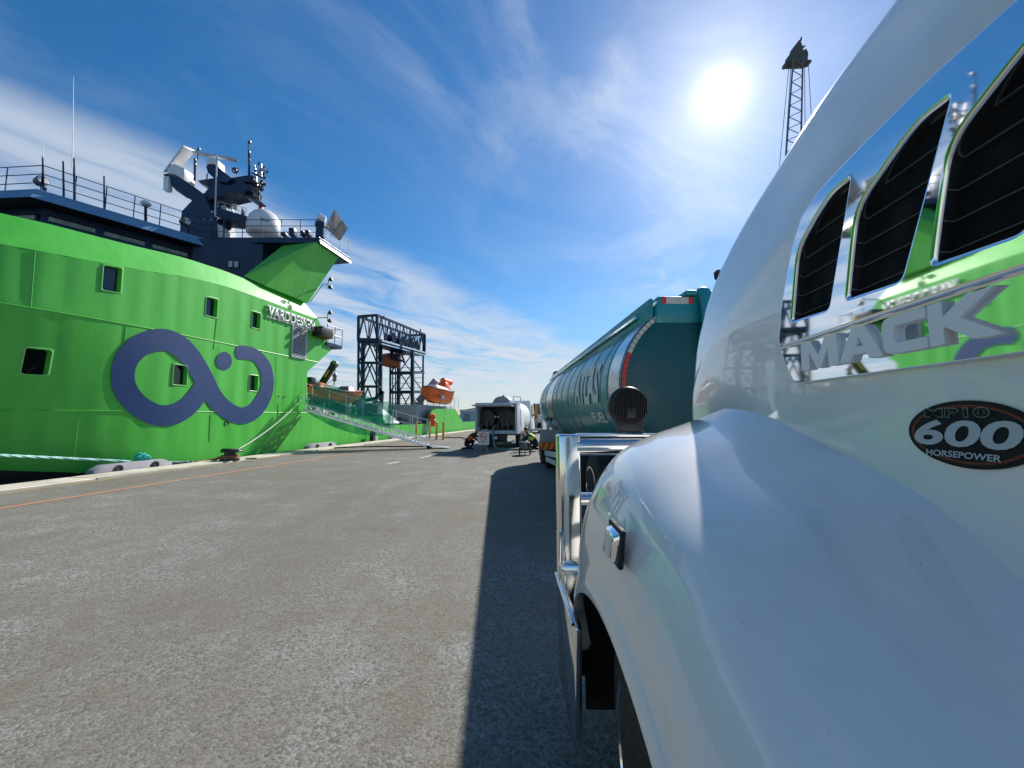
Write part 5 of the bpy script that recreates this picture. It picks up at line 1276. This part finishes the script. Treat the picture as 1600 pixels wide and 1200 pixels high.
# ------------------------------------------------------------------ small tanker truck with open hose locker
SO = at_z(742, 702, 0); SX = QN; SY = QD
SW_ = 2.06
ST = thing('small_tanker', 'small white fuel tanker parked with its rear hose locker open', 'tanker truck', SO + SX * 1.0 + SY * 2)
def st(x, y, z): return SO + SX * x + SY * y + V(0, 0, z)
AX = (SX, SY, V(0, 0, 1))
zb, ztp = .74, 2.14
M_LOCK = mat('pale_blue_grey_paint', (.42, .47, .52), .45, var=.05)
M_WT = mat('white_truck_body', (.74, .75, .74), .35, var=.05, dirt=.1)
def stbox(x0, x1, y0, y1, z0, z1, nm, m, par, bevel=.012): return MB().box((st((x0 + x1) / 2, (y0 + y1) / 2, (z0 + z1) / 2)), (x1 - x0, y1 - y0, z1 - z0), AX).build(nm, m, par, bevel=bevel)
lk = stbox(0, .10, 0, 1.1, zb, ztp - .003, 'locker_side', M_LOCK, ST); stbox(SW_ - .10, SW_, 0, 1.1, zb, ztp - .003, 'locker_side', M_LOCK, ST)
stbox(0.002, SW_ - .002, 0.004, 1.1, ztp, ztp + .10, 'locker_roof', M_LOCK, ST); stbox(.102, SW_ - .102, 0.002, 1.1, zb, zb + .17, 'locker_sill', M_LOCK, ST)
stbox(.105, SW_ - .105, 1.0, 1.08, zb + .18, ztp - .004, 'locker_back', M_BLACK, ST)
# lifted doors
MB().hexa([st(.06, -.02, ztp - .10), st(SW_ - .12, -.02, ztp - .10), st(SW_ - .12, -.85, ztp - .05), st(.06, -.85, ztp - .05)], [st(.06, -.02, ztp - .06), st(SW_ - .12, -.02, ztp - .06), st(SW_ - .12, -.85, ztp - .01), st(.06, -.85, ztp - .01)]).build('rear_door', M_LGREY, ST)
MB().hexa([st(-.02, .15, ztp - .16), st(-.02, .9, ztp - .16), st(-.62, .9, ztp - .26), st(-.62, .15, ztp - .26)], [st(-.02, .15, ztp - .13), st(-.02, .9, ztp - .13), st(-.62, .9, ztp - .23), st(-.62, .15, ztp - .23)]).build('side_door', M_LGREY, ST)
for x_ in (.45, 1.5): MB().tube([st(x_, .85, zb + .75)] + [st(x_, .55, zb + .75)], .42, 20).build('hose_reel', M_PLASTIC, ST, smooth=True)
for i in range(7): MB().tube([st(.25 + .26 * i, .35, zb + .2), st(.25 + .26 * i, .35 + .02 * i, zb + .5 + .1 * (i % 3))], .03, 8).build('valve', M_STEEL if i % 2 else M_RUST, ST, smooth=True)
for x_ in (.95, 1.08): MB().lathe(st(x_, .3, zb + .82), -SY, [(0, .045), (.05, .045), (.055, .035)], 12).build('gauge', M_LGREY, ST, smooth=True)
# tank
tk = MB(); prof = []
n = 28; sect = []
for yy, k in ((1.12, .55), (1.16, .86), (1.25, .97), (1.45, 1.0), (4.6, 1.0), (4.85, .95), (5.0, .6)):
    sect.append([st(SW_ / 2 + (SW_ / 2 - .02) * k * math.copysign(abs(math.cos(2 * math.pi * i / n)) ** .75, math.cos(2 * math.pi * i / n)), yy, 1.55 + .83 * k * math.copysign(abs(math.sin(2 * math.pi * i / n)) ** .8, math.sin(2 * math.pi * i / n))) for i in range(n + 1)])
tkm = MB().grid(sect); tkm.f.append(list(range(n))); tank_ = tkm.build('tank', M_WT, ST, smooth=True, angle=45)
dm_ = MB()
hd = [st(1.26 + .42 * math.cos(math.pi * i / 16), .2, ztp + .10 + .32 * math.sin(math.pi * i / 16)) for i in range(17)]
MB().prism(hd, SY * .95).build('tank_cover', mat('dark_grey_steel', (.22, .23, .24), .5), ST)
MB().lathe(st(1.3, .5, ztp + .40), (0, 0, 1), [(0, .05), (.08, .05), (.1, .02)], 10).build('beacon', M_RUST, ST, smooth=True)
MB().tube([st(1.85, 2.4, 2.3), st(1.85, 2.4, 2.62), st(1.45, 2.4, 2.66), st(1.45, 2.4, 2.34)], .035, 8).build('roll_hoop', M_LGREY, ST, smooth=True)
MB().bar(st(SW_ + .004, 1.0, 1.95), st(SW_ + .004, 1.0, 1.1), .012, .02).build('panel_joint', M_GREYP, ST)
stbox(SW_ - .16, SW_ + .0, 1.1, 2.3, .80, 1.95, 'side_cabinet', M_WT, ST, .05)
stbox(.05, SW_ - .05, 1.3, 5.2, .62, .73, 'chassis', M_BLACK, ST)
for x_ in (.22, SW_ - .22):
    for yy in (1.9, 3.0): wheel(ST, st(x_, yy, .42), SX * (1 if x_ > 1 else -1), .42, .30)
    wheel(ST, st(x_, 6.1, .42), SX * (1 if x_ > 1 else -1), .42, .26)
stbox(.15, .45, .55, .95, .30, .62, 'mud_box', M_BLACK, ST); stbox(.7, 1.5, .3, .5, .35, .70, 'pump_housing', M_BLACK, ST)
stbox(.9, 1.05, .18, .28, .48, .62, 'number_plate', M_WHITE, ST); stbox(1.76, 1.94, .20, .28, .30, .46, 'tail_lamp', M_WHITE, ST); stbox(.12, .30, .20, .28, .30, .46, 'tail_lamp', M_WHITE, ST)
cb = MB().hexa([st(.02, 5.15, .75), st(SW_ - .02, 5.15, .75), st(SW_ - .02, 7.0, .75), st(.02, 7.0, .75)], [st(.08, 5.2, 2.55), st(SW_ - .08, 5.2, 2.55), st(SW_ - .12, 6.6, 2.55), st(.12, 6.6, 2.55)]).build('cab', M_WT, ST, bevel=.06)
MB().hexa([st(SW_ - .012, 5.6, 1.6), st(SW_ - .012, 6.6, 1.6), st(SW_ + .0, 6.6, 1.6), st(SW_ + .0, 5.6, 1.6)], [st(SW_ - .06, 5.6, 2.3), st(SW_ - .07, 6.4, 2.3), st(SW_ - .05, 6.4, 2.3), st(SW_ - .045, 5.6, 2.3)]).build('side_window', M_DKGLASS, cb)
MB().tube(catmull([st(.95, .2, zb + .4), st(.92, -.15, zb + .1), st(1.0, -.25, .35), st(1.15, -.3, .08), st(1.6, -.35, .05), st(2.15, -.25, .05), st(2.6, -.2, .05)], 8), .045, 10).build('delivery_hose', M_HOSE, ST, smooth=True)

# ------------------------------------------------------------------ big teal fuel trailer ahead of the white truck
TA = V(-.047, 1, 0).normalized(); TN = V(-1, -.047, 0).normalized()      # TN points left, towards the quay
TO = V(2.50, 5.0, 0); TZ, TRD, TL = 2.0, 1.10, 9.8
TT = thing('tanker_trailer', 'teal fuel tanker trailer with pale lettering parked ahead of the white truck', 'tanker trailer', TO + TA * 5)
def tt(along, ang, r=TRD, z=TZ): return TO + TA * along + TN * (r * math.cos(ang)) + V(0, 0, z + r * math.sin(ang))
def tp(along, left, z): return TO + TA * along + TN * left + V(0, 0, z)
NA = 72
ends = [(0.0, 1.0), (.03, 1.003), (.06, 1.0)]
prof = [(0.0, TRD)] + [(.05, TRD)] + [(.62 + .02 * k, TRD) for k in range(1)] + [(1.0 + k * .74, TRD - .0035 * (k % 2)) for k in range(11)] + [(9.0, TRD * .985), (9.3, TRD * .94), (9.55, TRD * .84), (9.72, TRD * .66), (9.82, TRD * .40), (9.85, .02)]
shell = MB().grid([[tt(a, 2 * math.pi * i / NA, r) for i in range(NA + 1)] for a, r in prof]).build('tank_shell', M_TEAL, TT, smooth=True, angle=50)
capr = [(0.012, TRD * .995), (-.02, TRD * .93), (-.05, TRD * .8), (-.09, TRD * .5), (-.11, .02)]
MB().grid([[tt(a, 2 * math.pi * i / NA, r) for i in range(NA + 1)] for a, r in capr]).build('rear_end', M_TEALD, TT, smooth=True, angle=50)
for a, w in ((.06, .46), (5.9, 1.15)):
    MB().grid([[tt(a + w * k / 6, 2 * math.pi * i / NA, TRD + .006 + .004 * (k in (1, 3, 5))) for i in range(NA + 1)] for k in range(7)]).build('tank_band', M_STAINLESS, TT, smooth=True, angle=20)
for a in (.62, .98, 2.86, 3.6, 4.4, 5.2, 7.3, 8.2): MB().tube([tt(a, 2 * math.pi * i / NA, TRD + .001) for i in range(NA)], .007, 5, closed=True).build('ring_seam', M_TEAL, TT, smooth=True)
# reflective tape round the rear rim, one patch at a time
for k in range(44):
    a0 = R(-22 + 165 * k / 44 - 0); a1 = a0 + R(165 / 44 * .90)
    m_ = M_RED if (k < 12 or 22 <= k < 26 or k > 36) else M_REFW
    MB().grid([[tt(-.022, a0 + (a1 - a0) * i / 3, r_) for i in range(4)] for r_ in (TRD * .945, TRD * .995)]).build('reflective_patch', m_, TT)
# header box, vapour pipes, coamings
hb0 = tp(-.06, .60, 2.85); 
MB().hexa([tp(-.06, .64, 2.80), tp(.36, .64, 2.80), tp(.36, -.64, 2.80), tp(-.06, -.64, 2.80)], [tp(-.06, .60, 3.16), tp(.36, .60, 3.16), tp(.36, -.60, 3.16), tp(-.06, -.60, 3.16)]).build('rear_header', M_TEAL, TT, bevel=.02)
for l0, l1, m_ in ((.555, .50, M_RED), (.498, .20, M_REFW), (.198, .14, M_RED)):
    MB().hexa([tp(-.064, l0, 3.055), tp(-.061, l0, 3.055), tp(-.061, l1, 3.055), tp(-.064, l1, 3.055)], [tp(-.064, l0, 3.145), tp(-.061, l0, 3.145), tp(-.061, l1, 3.145), tp(-.064, l1, 3.145)]).build('header_reflector', m_, TT)
for l_, zt2 in ((.02, 3.20), (-.38, 3.16)):
    MB().tube(catmull([tp(.25, l_ - .0, zt2 - .02), tp(-.05, l_, zt2), tp(-.16, l_, zt2 - .10), tp(-.20, l_, zt2 - .5), tp(-.20, l_, 2.3), tp(-.17, l_ - .05, 1.2)], 6), .085, 14).build('vapour_pipe', M_TEAL, TT, smooth=True)
MB().bar(tp(.1, .24, 3.20), tp(.1, -.6, 3.20), .4, .07).build('header_plate', M_TEAL, TT, bevel=.02)
for sd in (.66, -.66):
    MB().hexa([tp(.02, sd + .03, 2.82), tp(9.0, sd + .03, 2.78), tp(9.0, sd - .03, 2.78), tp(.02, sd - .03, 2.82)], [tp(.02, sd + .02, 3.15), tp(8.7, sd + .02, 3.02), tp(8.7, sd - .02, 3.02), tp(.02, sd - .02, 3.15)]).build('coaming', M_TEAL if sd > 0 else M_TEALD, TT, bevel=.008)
MB().tube([tp(.4, .72, 2.99), tp(9.0, .72, 2.90)], .028, 8).build('hand_rail', M_POLISH, TT, smooth=True)
for k in range(5):
    MB().lathe(tp(1.2 + 1.7 * k, 0, TZ + TRD - .02), (0, 0, 1), [(0, .26), (.12, .26), (.14, .2), (.18, .18)], 20).build('manhole', M_STEEL, TT, smooth=True)
MB().box(tp(8.95, .45, 3.12), (.25, .5, .16), (TN, TA, V(0, 0, 1))).build('front_marker', M_BLACK, TT, bevel=.03)
# lettering wrapped on the shell; reads from rear... the text's left end is farther from the camera
def tank_text(txt, along_l, width, z0, height, m_, bold=.02, off=.006):
    me = text_mesh(txt, width, height, bold=bold)
    slice_mesh(me, 1, [height * i / 12 for i in range(1, 12)])
    ang0 = math.asin((z0 - TZ) / TRD)
    return mesh_obj('lettering', warp(me, lambda X, Y, Z: tt(along_l - X, ang0 + Y / TRD, TRD + off)), m_, shell)
tank_text('ATLAS', 2.80, 1.72, 1.80, .66, M_LETTER, .035, .012)
tank_text('FUEL', 1.72, .78, 1.50, .18, M_LETTER, .02, .012)
# tall spike of the emblem above the letters
sp_ = MB().grid([[tt(1.78 + w * (1 - k / 8), math.asin((2.30 - TZ) / TRD) + .55 * k / 8, TRD + .006) for w in (.16, 0, -.16)] for k in range(9)]).build('emblem_spike', M_LETTER, shell, smooth=True)
# chassis, axles, wheels, guards
MB().box(tp(4.6, .42, .92), (.12, 9.4, .22), (TN, TA, V(0, 0, 1))).build('chassis_rail', M_BLACK, TT); MB().box(tp(4.6, -.42, .92), (.12, 9.4, .22), (TN, TA, V(0, 0, 1))).build('chassis_rail', M_BLACK, TT)
for a in (1.3, 2.6, 3.9):
    for sd in (.95, -.95): wheel(TT, tp(a, sd, .50), TN * (1 if sd > 0 else -1), .50, .48)
    MB().tube([tp(a, .9, .5), tp(a, -.9, .5)], .07, 10).build('axle', M_BLACK, TT, smooth=True)
MB().bar(tp(4.8, 1.12, .62), tp(7.1, 1.22, .48), .05, .14).build('side_guard', M_LGREY, TT); MB().bar(tp(4.8, 1.12, .40), tp(6.4, 1.2, .36), .05, .12).build('side_guard', M_LGREY, TT)
MB().box(tp(-.05, 0, .62), (2.2, .12, .22), (TN, TA, V(0, 0, 1))).build('rear_bumper', M_BLACK, TT, bevel=.01)
MB().box(tp(-.118, .70, .62), (.5, .012, .16), (TN, TA, V(0, 0, 1))).build('rear_marker', M_YEL, TT)
for a, l_ in ((7.9, .95), (8.3, .85)): MB().bar(tp(a, l_, 1.55), tp(a - .25, l_ + .05, .95), .07).build('landing_strut', M_ALU, TT)
for a in (6.6, 7.4): MB().lathe(tp(a, 1.0, 1.50), TN, [(0, .06), (.05, .06), (.06, .03)], 10).build('valve_port', M_BLACK, TT, smooth=True)
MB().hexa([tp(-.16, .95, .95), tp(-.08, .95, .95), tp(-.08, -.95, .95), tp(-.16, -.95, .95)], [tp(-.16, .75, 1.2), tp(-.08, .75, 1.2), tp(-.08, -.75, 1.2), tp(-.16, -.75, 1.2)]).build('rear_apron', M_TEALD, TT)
# dolly unit under the far end with chevron boards and mud flaps
DL = thing('dolly', 'dark wheeled dolly with red and yellow chevron board under the far tanker end', 'dolly', tp(6.9, 1, 0))
DY = 6.6
a0 = at_y(843, 690, TO.y + DY); 
def dl(px, py, dy=0): return at_y(px, py, TO.y + DY + dy)
for x0_, x1_ in ((843, 876),):
    A = dl(x0_, 702.5); B = dl(x1_ + 6, 702.5)
    MB().hexa([dl(843, 691), dl(900, 691), dl(900, 691, .9), dl(843, 691, .9)], [dl(844, 671), dl(900, 671), dl(900, 671, .9), dl(844, 671, .9)]).build('guard_box', M_GREYP, DL, bevel=.02)
    bz0 = dl(844, 702.5); bz1 = dl(898, 691.5)
    cbd = MB().hexa([V(bz0.x, bz0.y, bz0.z), V(bz1.x, bz0.y, bz0.z), V(bz1.x, bz0.y + .03, bz0.z), V(bz0.x, bz0.y + .03, bz0.z)], [V(bz0.x, bz0.y, bz1.z), V(bz1.x, bz0.y, bz1.z), V(bz1.x, bz0.y + .03, bz1.z), V(bz0.x, bz0.y + .03, bz1.z)]).build('chevron_board', M_YEL, DL)
    n_ = 6; W_ = (bz1.x - bz0.x) / n_; hgt = bz1.z - bz0.z
    for k in range(n_):
        x_ = bz0.x + W_ * k
        MB().prism([V(x_, bz0.y - .004, bz0.z + .004), V(x_ + W_ * .48, bz0.y - .004, bz0.z + .004), V(min(x_ + W_ * .98, bz1.x), bz0.y - .004, bz1.z - .004), V(min(x_ + W_ * .5, bz1.x), bz0.y - .004, bz1.z - .004)], (0, .003, 0)).build('chevron', M_RED, cbd)
    fl_ = MB().hexa([dl(846, 725), dl(866, 725), dl(866, 725, .03), dl(846, 725, .03)], [dl(846, 703), dl(866, 703), dl(866, 703, .03), dl(846, 703, .03)]).build('mud_flap', M_RUBBER, DL)
for a in (7.3, 8.5): wheel(DL, tp(a, .92, .48), TN, .48, .45); wheel(DL, tp(a, -.92, .48), -TN, .48, .45)
MB().box(tp(7.9, 0, .95), (1.6, 2.6, .22), (TN, TA, V(0, 0, 1))).build('dolly_frame', M_BLACK, DL)

# ------------------------------------------------------------------ far truck facing the camera behind the small tanker
FT = thing('far_truck', 'distant white truck facing the camera beyond the big tanker', 'truck', at_z(836, 676, 0))
fb = at_z(836, 676.5, 0); fy_ = fb.y; fs = fy_ / FPX
def fq(px, py, dy=0.0): return at_y(px, py, fy_ + dy)
MB().hexa([fq(821, 671), fq(849, 671), fq(849, 671, 2.6), fq(821, 671, 2.6)], [fq(823, 630), fq(848, 630), fq(848, 630, 2.6), fq(823, 630, 2.6)]).build('cab', M_WT, FT, bevel=.15, seg=3)
MB().hexa([fq(822.5, 671, -1.6), fq(836, 671, -1.6), fq(836, 671, 0), fq(822.5, 671, 0)], [fq(823.5, 650, -1.5), fq(836, 650, -1.5), fq(836, 648, 0), fq(823.5, 648, 0)]).build('hood', M_PLASTIC, FT, bevel=.1)
MB().hexa([fq(824, 647, -.03), fq(847, 647, -.03), fq(847, 647, .05), fq(824, 647, .05)], [fq(825, 632, .0), fq(846, 632, .0), fq(846, 632, .08), fq(825, 632, .08)]).build('windscreen', M_DKGLASS, FT)
MB().hexa([fq(835.5, 654, -.5), fq(840, 654, -.5), fq(840, 654, -.2), fq(835.5, 654, -.2)], [fq(835.5, 633, -.5), fq(840, 633, -.5), fq(840, 633, -.2), fq(835.5, 633, -.2)]).build('amber_guard', M_AMBER, FT, bevel=.03)
for px in (826, 843): wheel(FT, V(fq(px, 676).x, fy_ - .4, .5), (-1 if px < 830 else 1, 0, 0), .5, .35)
for px in (825, 833): MB().lathe(fq(px, 664, -1.65), (0, -1, 0), [(0, .12), (.05, .14), (.07, .12)], 14).build('headlamp', M_WHITE, FT, smooth=True)
MB().box(fq(846.5, 655, -.3), (.3, .1, .7)).build('mirror', M_WHITE, FT, bevel=.03)
MB().hexa([fq(823, 673, -1.9), fq(846, 673, -1.9), fq(846, 673, -1.6), fq(823, 673, -1.6)], [fq(823, 669.5, -1.9), fq(846, 669.5, -1.9), fq(846, 669.5, -1.6), fq(823, 669.5, -1.6)]).build('bumper', M_LGREY, FT, bevel=.03)

# ------------------------------------------------------------------ workers kneeling beside the hoses
def skin_body(joints, links, radii, name, m_, par, sub=1):
    me = bpy.data.meshes.new('tmp'); names = list(joints)
    me.from_pydata([tuple(joints[k]) for k in names], [(names.index(a), names.index(b)) for a, b in links], [])
    o = bpy.data.objects.new('tmp', me); COL.objects.link(o)
    md = o.modifiers.new('s', 'SKIN'); md.use_smooth_shade = True
    for i, k in enumerate(names):
        sv = me.skin_vertices[0].data[i]; sv.radius = (radii[k], radii[k]) if not isinstance(radii[k], tuple) else radii[k]; sv.use_root = (i == 0)
    o.modifiers.new('d', 'SUBSURF').levels = sub + 1
    dg = bpy.context.evaluated_depsgraph_get(); dg.update()
    out = bpy.data.meshes.new_from_object(o.evaluated_get(dg)); bpy.data.objects.remove(o)
    out.polygons.foreach_set('use_smooth', [True] * len(out.polygons))
    return mesh_obj(name, out, m_, par)
def worker(loc, yaw, label, vest, hat, lean=.35):
    P = thing('person', label, 'person', loc)
    c, s = math.cos(yaw), math.sin(yaw)
    def L(x, y, z): return Vector(loc) + V(c * x - s * y, s * x + c * y, z)      # +y is where the person faces
    f = lean
    J = {'pelvis': L(0, -.06, .30), 'waist': L(0, .02 + .05 * f, .44), 'chest': L(0, .10 + .34 * f, .66), 'neck': L(0, .17 + .54 * f, .80), 'head': L(0, .21 + .62 * f, .89),
         'hipL': L(-.10, -.04, .30), 'kneeL': L(-.17, .34, .46), 'ankL': L(-.15, .14, .09), 'toeL': L(-.15, .31, .05),
         'hipR': L(.10, -.04, .30), 'kneeR': L(.16, .30, .12), 'ankR': L(.13, -.12, .10), 'toeR': L(.13, -.22, .05),
         'shL': L(-.19, .13 + .42 * f, .74), 'elL': L(-.27, .36 + .34 * f, .56), 'wrL': L(-.14, .58 + .28 * f, .46),
         'shR': L(.19, .13 + .42 * f, .74), 'elR': L(.27, .34 + .34 * f, .54), 'wrR': L(.16, .57 + .28 * f, .42)}
    K = [('pelvis', 'waist'), ('waist', 'chest'), ('chest', 'neck'), ('neck', 'head'), ('pelvis', 'hipL'), ('hipL', 'kneeL'), ('kneeL', 'ankL'), ('ankL', 'toeL'), ('pelvis', 'hipR'), ('hipR', 'kneeR'), ('kneeR', 'ankR'), ('ankR', 'toeR'), ('chest', 'shL'), ('shL', 'elL'), ('elL', 'wrL'), ('chest', 'shR'), ('shR', 'elR'), ('elR', 'wrR')]
    rad = {'pelvis': .15, 'waist': .14, 'chest': .16, 'neck': .06, 'head': .05, 'hipL': .10, 'kneeL': .07, 'ankL': .055, 'toeL': .045, 'hipR': .10, 'kneeR': .07, 'ankR': .055, 'toeR': .045, 'shL': .075, 'elL': .055, 'wrL': .042, 'shR': .075, 'elR': .055, 'wrR': .042}
    body = skin_body(J, K, rad, 'body', M_CLOTHD, P)
    skin_body({k: J[k] for k in ('waist', 'chest', 'neck', 'shL', 'shR')}, [('waist', 'chest'), ('chest', 'neck'), ('chest', 'shL'), ('chest', 'shR')], {'waist': .165, 'chest': .185, 'neck': .10, 'shL': .095, 'shR': .095}, 'vest', vest, P)
    hc = J['head'] + V(0, 0, .06)
    hd_ = MB().lathe(hc + V(0, 0, -.12), (0, 0, 1), [(0, .045), (.03, .07), (.08, .088), (.14, .092), (.19, .085), (.23, .055), (.245, .01)], 16).build('head', M_SKIN, P, smooth=True)
    fd = V(-s, c, 0)
    MB().box(hc + fd * .093 + V(0, 0, -.005), (.025, .03, .035)).build('nose', M_SKIN, hd_, bevel=.008)
    MB().lathe(hc + V(0, 0, .03), (0, 0, 1), [(-.005, .135), (.01, .13), (.012, .112), (.06, .105), (.10, .07), (.115, .01)], 18).build('helmet', hat, P, smooth=True)
    for w_, e_ in (('wrL', 'elL'), ('wrR', 'elR')):
        d_ = (J[w_] - J[e_]).normalized(); hb_ = MB().box(J[w_] + d_ * .045, (.075, .03, .085)).build('hand', M_SKIN, P, bevel=.012)
        for q in range(4): MB().tube([J[w_] + d_ * .08 + V(c, s, 0) * (.028 - .018 * q), J[w_] + d_ * .12 + V(c, s, 0) * (.026 - .017 * q) + V(0, 0, -.02), J[w_] + d_ * .13 + V(c, s, 0) * (.026 - .017 * q) + V(0, 0, -.05)], .008, 6).build('finger', M_SKIN, hb_, smooth=True)
        MB().tube([J[w_] + d_ * .03 + V(c, s, 0) * .035, J[w_] + d_ * .08 + V(c, s, 0) * .06], .010, 6).build('thumb', M_SKIN, hb_, smooth=True)
    return P
M_HATG = mat('grey_helmet', (.34, .38, .40), .35); M_HATB = mat('dark_helmet', (.03, .03, .035), .4)
wq = at_z(729, 703.5, 0)
worker(wq, R(-100), 'person crouching beside the small tanker in orange vest and grey helmet', M_CLOTHO, M_HATG, .5)
wq2 = at_z(838, 705, 0)
worker(wq2, R(70), 'person in dark workwear and lime vest crouching by the big tanker', M_CLOTHY, M_HATB, .45)
# dark pump trolley on the ground between the tankers
pq = at_z(820, 711, 0)
PU = thing('pump_trolley', 'small black wheeled pump on the ground between the two tankers', 'pump', pq)
MB().box(pq + V(0, .1, .36), (.42, .5, .34)).build('pump_body', M_PLASTIC, PU, bevel=.05)
MB().lathe(pq + V(-.05, -.18, .38), (0, -1, 0), [(0, .14), (.05, .16), (.1, .12), (.12, .05)], 16).build('pump_head', M_STEEL, PU, smooth=True)
for x_ in (-.22, .22): MB().lathe(pq + V(x_ - .03, .05, .15), (1, 0, 0), [(0, .10), (.01, .15), (.05, .15), (.06, .10)], 18).build('wheel', M_RUBBER, PU, smooth=True)
MB().tube([pq + V(-.18, .3, .4), pq + V(-.18, .55, .75), pq + V(.18, .55, .75), pq + V(.18, .3, .4)], .018, 8).build('handle', M_STEEL, PU, smooth=True)
MB().tube([pq + V(0, -.25, .2), pq + V(0, -.25, 0)], .02, 8).build('stand', M_STEEL, PU)

# ------------------------------------------------------------------ tall lattice crane far behind the white truck
YC = 62.0
CR = thing('lattice_crane', 'tall lattice crane boom rising behind the white truck hood', 'crane', at_y(1219, 676, YC) * 1)
CR.location.z = 0; ORG[CR.name] = Vector(CR.location)
tipL, tipR = (1238, 92), (1256, 92)
def cw(v, side, dep):                                 # v: 0 at boom head, 1 at foot
    px = 1247 + (1219 - 1247) * v; py = 92 + (655 - 92) * v
    hw = 7.5 + 15.0 * min(.33, v)
    if v > .9: hw *= 1 - (v - .9) * 4
    return at_y(px + side * hw, py, YC + dep * (1.1 + .5 * min(1, v * 3)))
NB = 62
for side in (-1, 1):
    for dep in (-1, 1): MB().tube([cw(i / 10, side, dep) for i in range(11)], .13, 6).build('boom_chord', M_STEEL, CR, smooth=True)
bi = 0
for k in range(NB):
    a, b = k / NB, (k + 1) / NB
    for dep in (-1, 1):
        s_ = 1 if k % 2 else -1
        MB().bar(cw(a, s_, dep), cw(b, -s_, dep), .09).build('boom_lacing', M_STEEL, CR)
    for side in (-1, 1): MB().bar(cw(a, side, 1 if k % 2 else -1), cw(b, side, -1 if k % 2 else 1), .09).build('boom_lacing', M_STEEL, CR)
def cbx(pts, d, nm, m_=M_STEEL): return MB().prism([at_y(*p, YC - d / 2) for p in pts], (0, d, 0)).build(nm, m_, CR)
M_CRH = mat('olive_grey_paint', (.10, .10, .075), .6)
cbx([(1234, 97), (1236, 82), (1241, 78), (1244, 68), (1249, 62), (1253, 68), (1255, 78), (1260, 76), (1263, 82), (1262, 96)], 1.4, 'boom_head', M_CRH)
cbx([(1228, 96), (1234, 95), (1234, 100), (1228, 101)], 1.0, 'head_sheave', M_CRH); cbx([(1261, 93), (1268, 93), (1268, 97), (1261, 98)], 1.0, 'head_sheave', M_CRH)
cbx([(1251, 62), (1252.4, 57), (1253.4, 57), (1253, 63)], .3, 'head_spike', M_CRH); cbx([(1254, 72), (1258, 70), (1258.5, 72), (1255, 75)], .4, 'head_lamp', M_CRH)
for a, b in (((1233, 100), (1218, 258)), ((1263, 97), (1268, 190)), ((1257, 100), (1258, 200)), ((1236, 100), (1226, 258))):
    A = at_y(*a, YC); B = at_y(*b, YC); MB().tube([A, A + (B - A) * 2.6], .05, 5).build('hoist_rope', M_STEEL, CR)
CB = at_y(1219, 655, YC)
MB().box(V(CB.x + 1, YC + 2, 2.6), (4, 7, 2.8)).build('machine_house', M_YEL, CR, bevel=.1)
for x_ in (-2.6, 2.6): MB().box(V(CB.x + x_, YC + 1.5, .65), (1.1, 8, 1.3)).build('crawler_track', M_BLACK, CR, bevel=.3, seg=3)
MB().box(V(CB.x - 1.9, YC - 1.2, 2.5), (1.4, 2, 2.2)).build('operator_cab', M_DKGLASS, CR, bevel=.08)

# ------------------------------------------------------------------ distant port buildings beyond the ship's stern
def shed(px0, px1, py, y, label, m_, d=14):
    a = at_y(px0, py, y); b = at_y(px1, py, y)
    S = thing('port_shed', label, 'building', V((a.x + b.x) / 2, y, 0), 'distant port buildings')
    MB().hexa([V(a.x, y, 0), V(b.x, y, 0), V(b.x, y + d, 0), V(a.x, y + d, 0)], [V(a.x, y, a.z), V(b.x, y, a.z), V(b.x, y + d, a.z), V(a.x, y + d, a.z)]).build('wall', m_, S)
    MB().hexa([V(a.x - .3, y - .3, a.z), V(b.x + .3, y - .3, a.z), V(b.x + .3, y + d, a.z), V(a.x - .3, y + d, a.z)], [V(a.x, y + .3, a.z + .5), V(b.x, y + .3, a.z + .5), V(b.x, y + d, a.z + .5), V(a.x, y + d, a.z + .5)]).build('roof', M_LGREY, S)
    n_ = max(2, int((b.x - a.x) / 3.0))
    for k in range(n_):
        xx = a.x + (b.x - a.x) * (k + .5) / n_; MB().box(V(xx, y - .06, a.z * .45), (1.6, .1, a.z * .7)).build('roller_door', M_GREYP, S)
shed(719, 760, 643, 95, 'low pale shed between the ship stern and the small tanker', M_LGREY)
shed(800, 900, 644, 140, 'low grey shed far behind the big tanker', M_GREYP)
shed(905, 1080, 640, 150, 'long low shed far behind the white truck hood', M_LGREY)
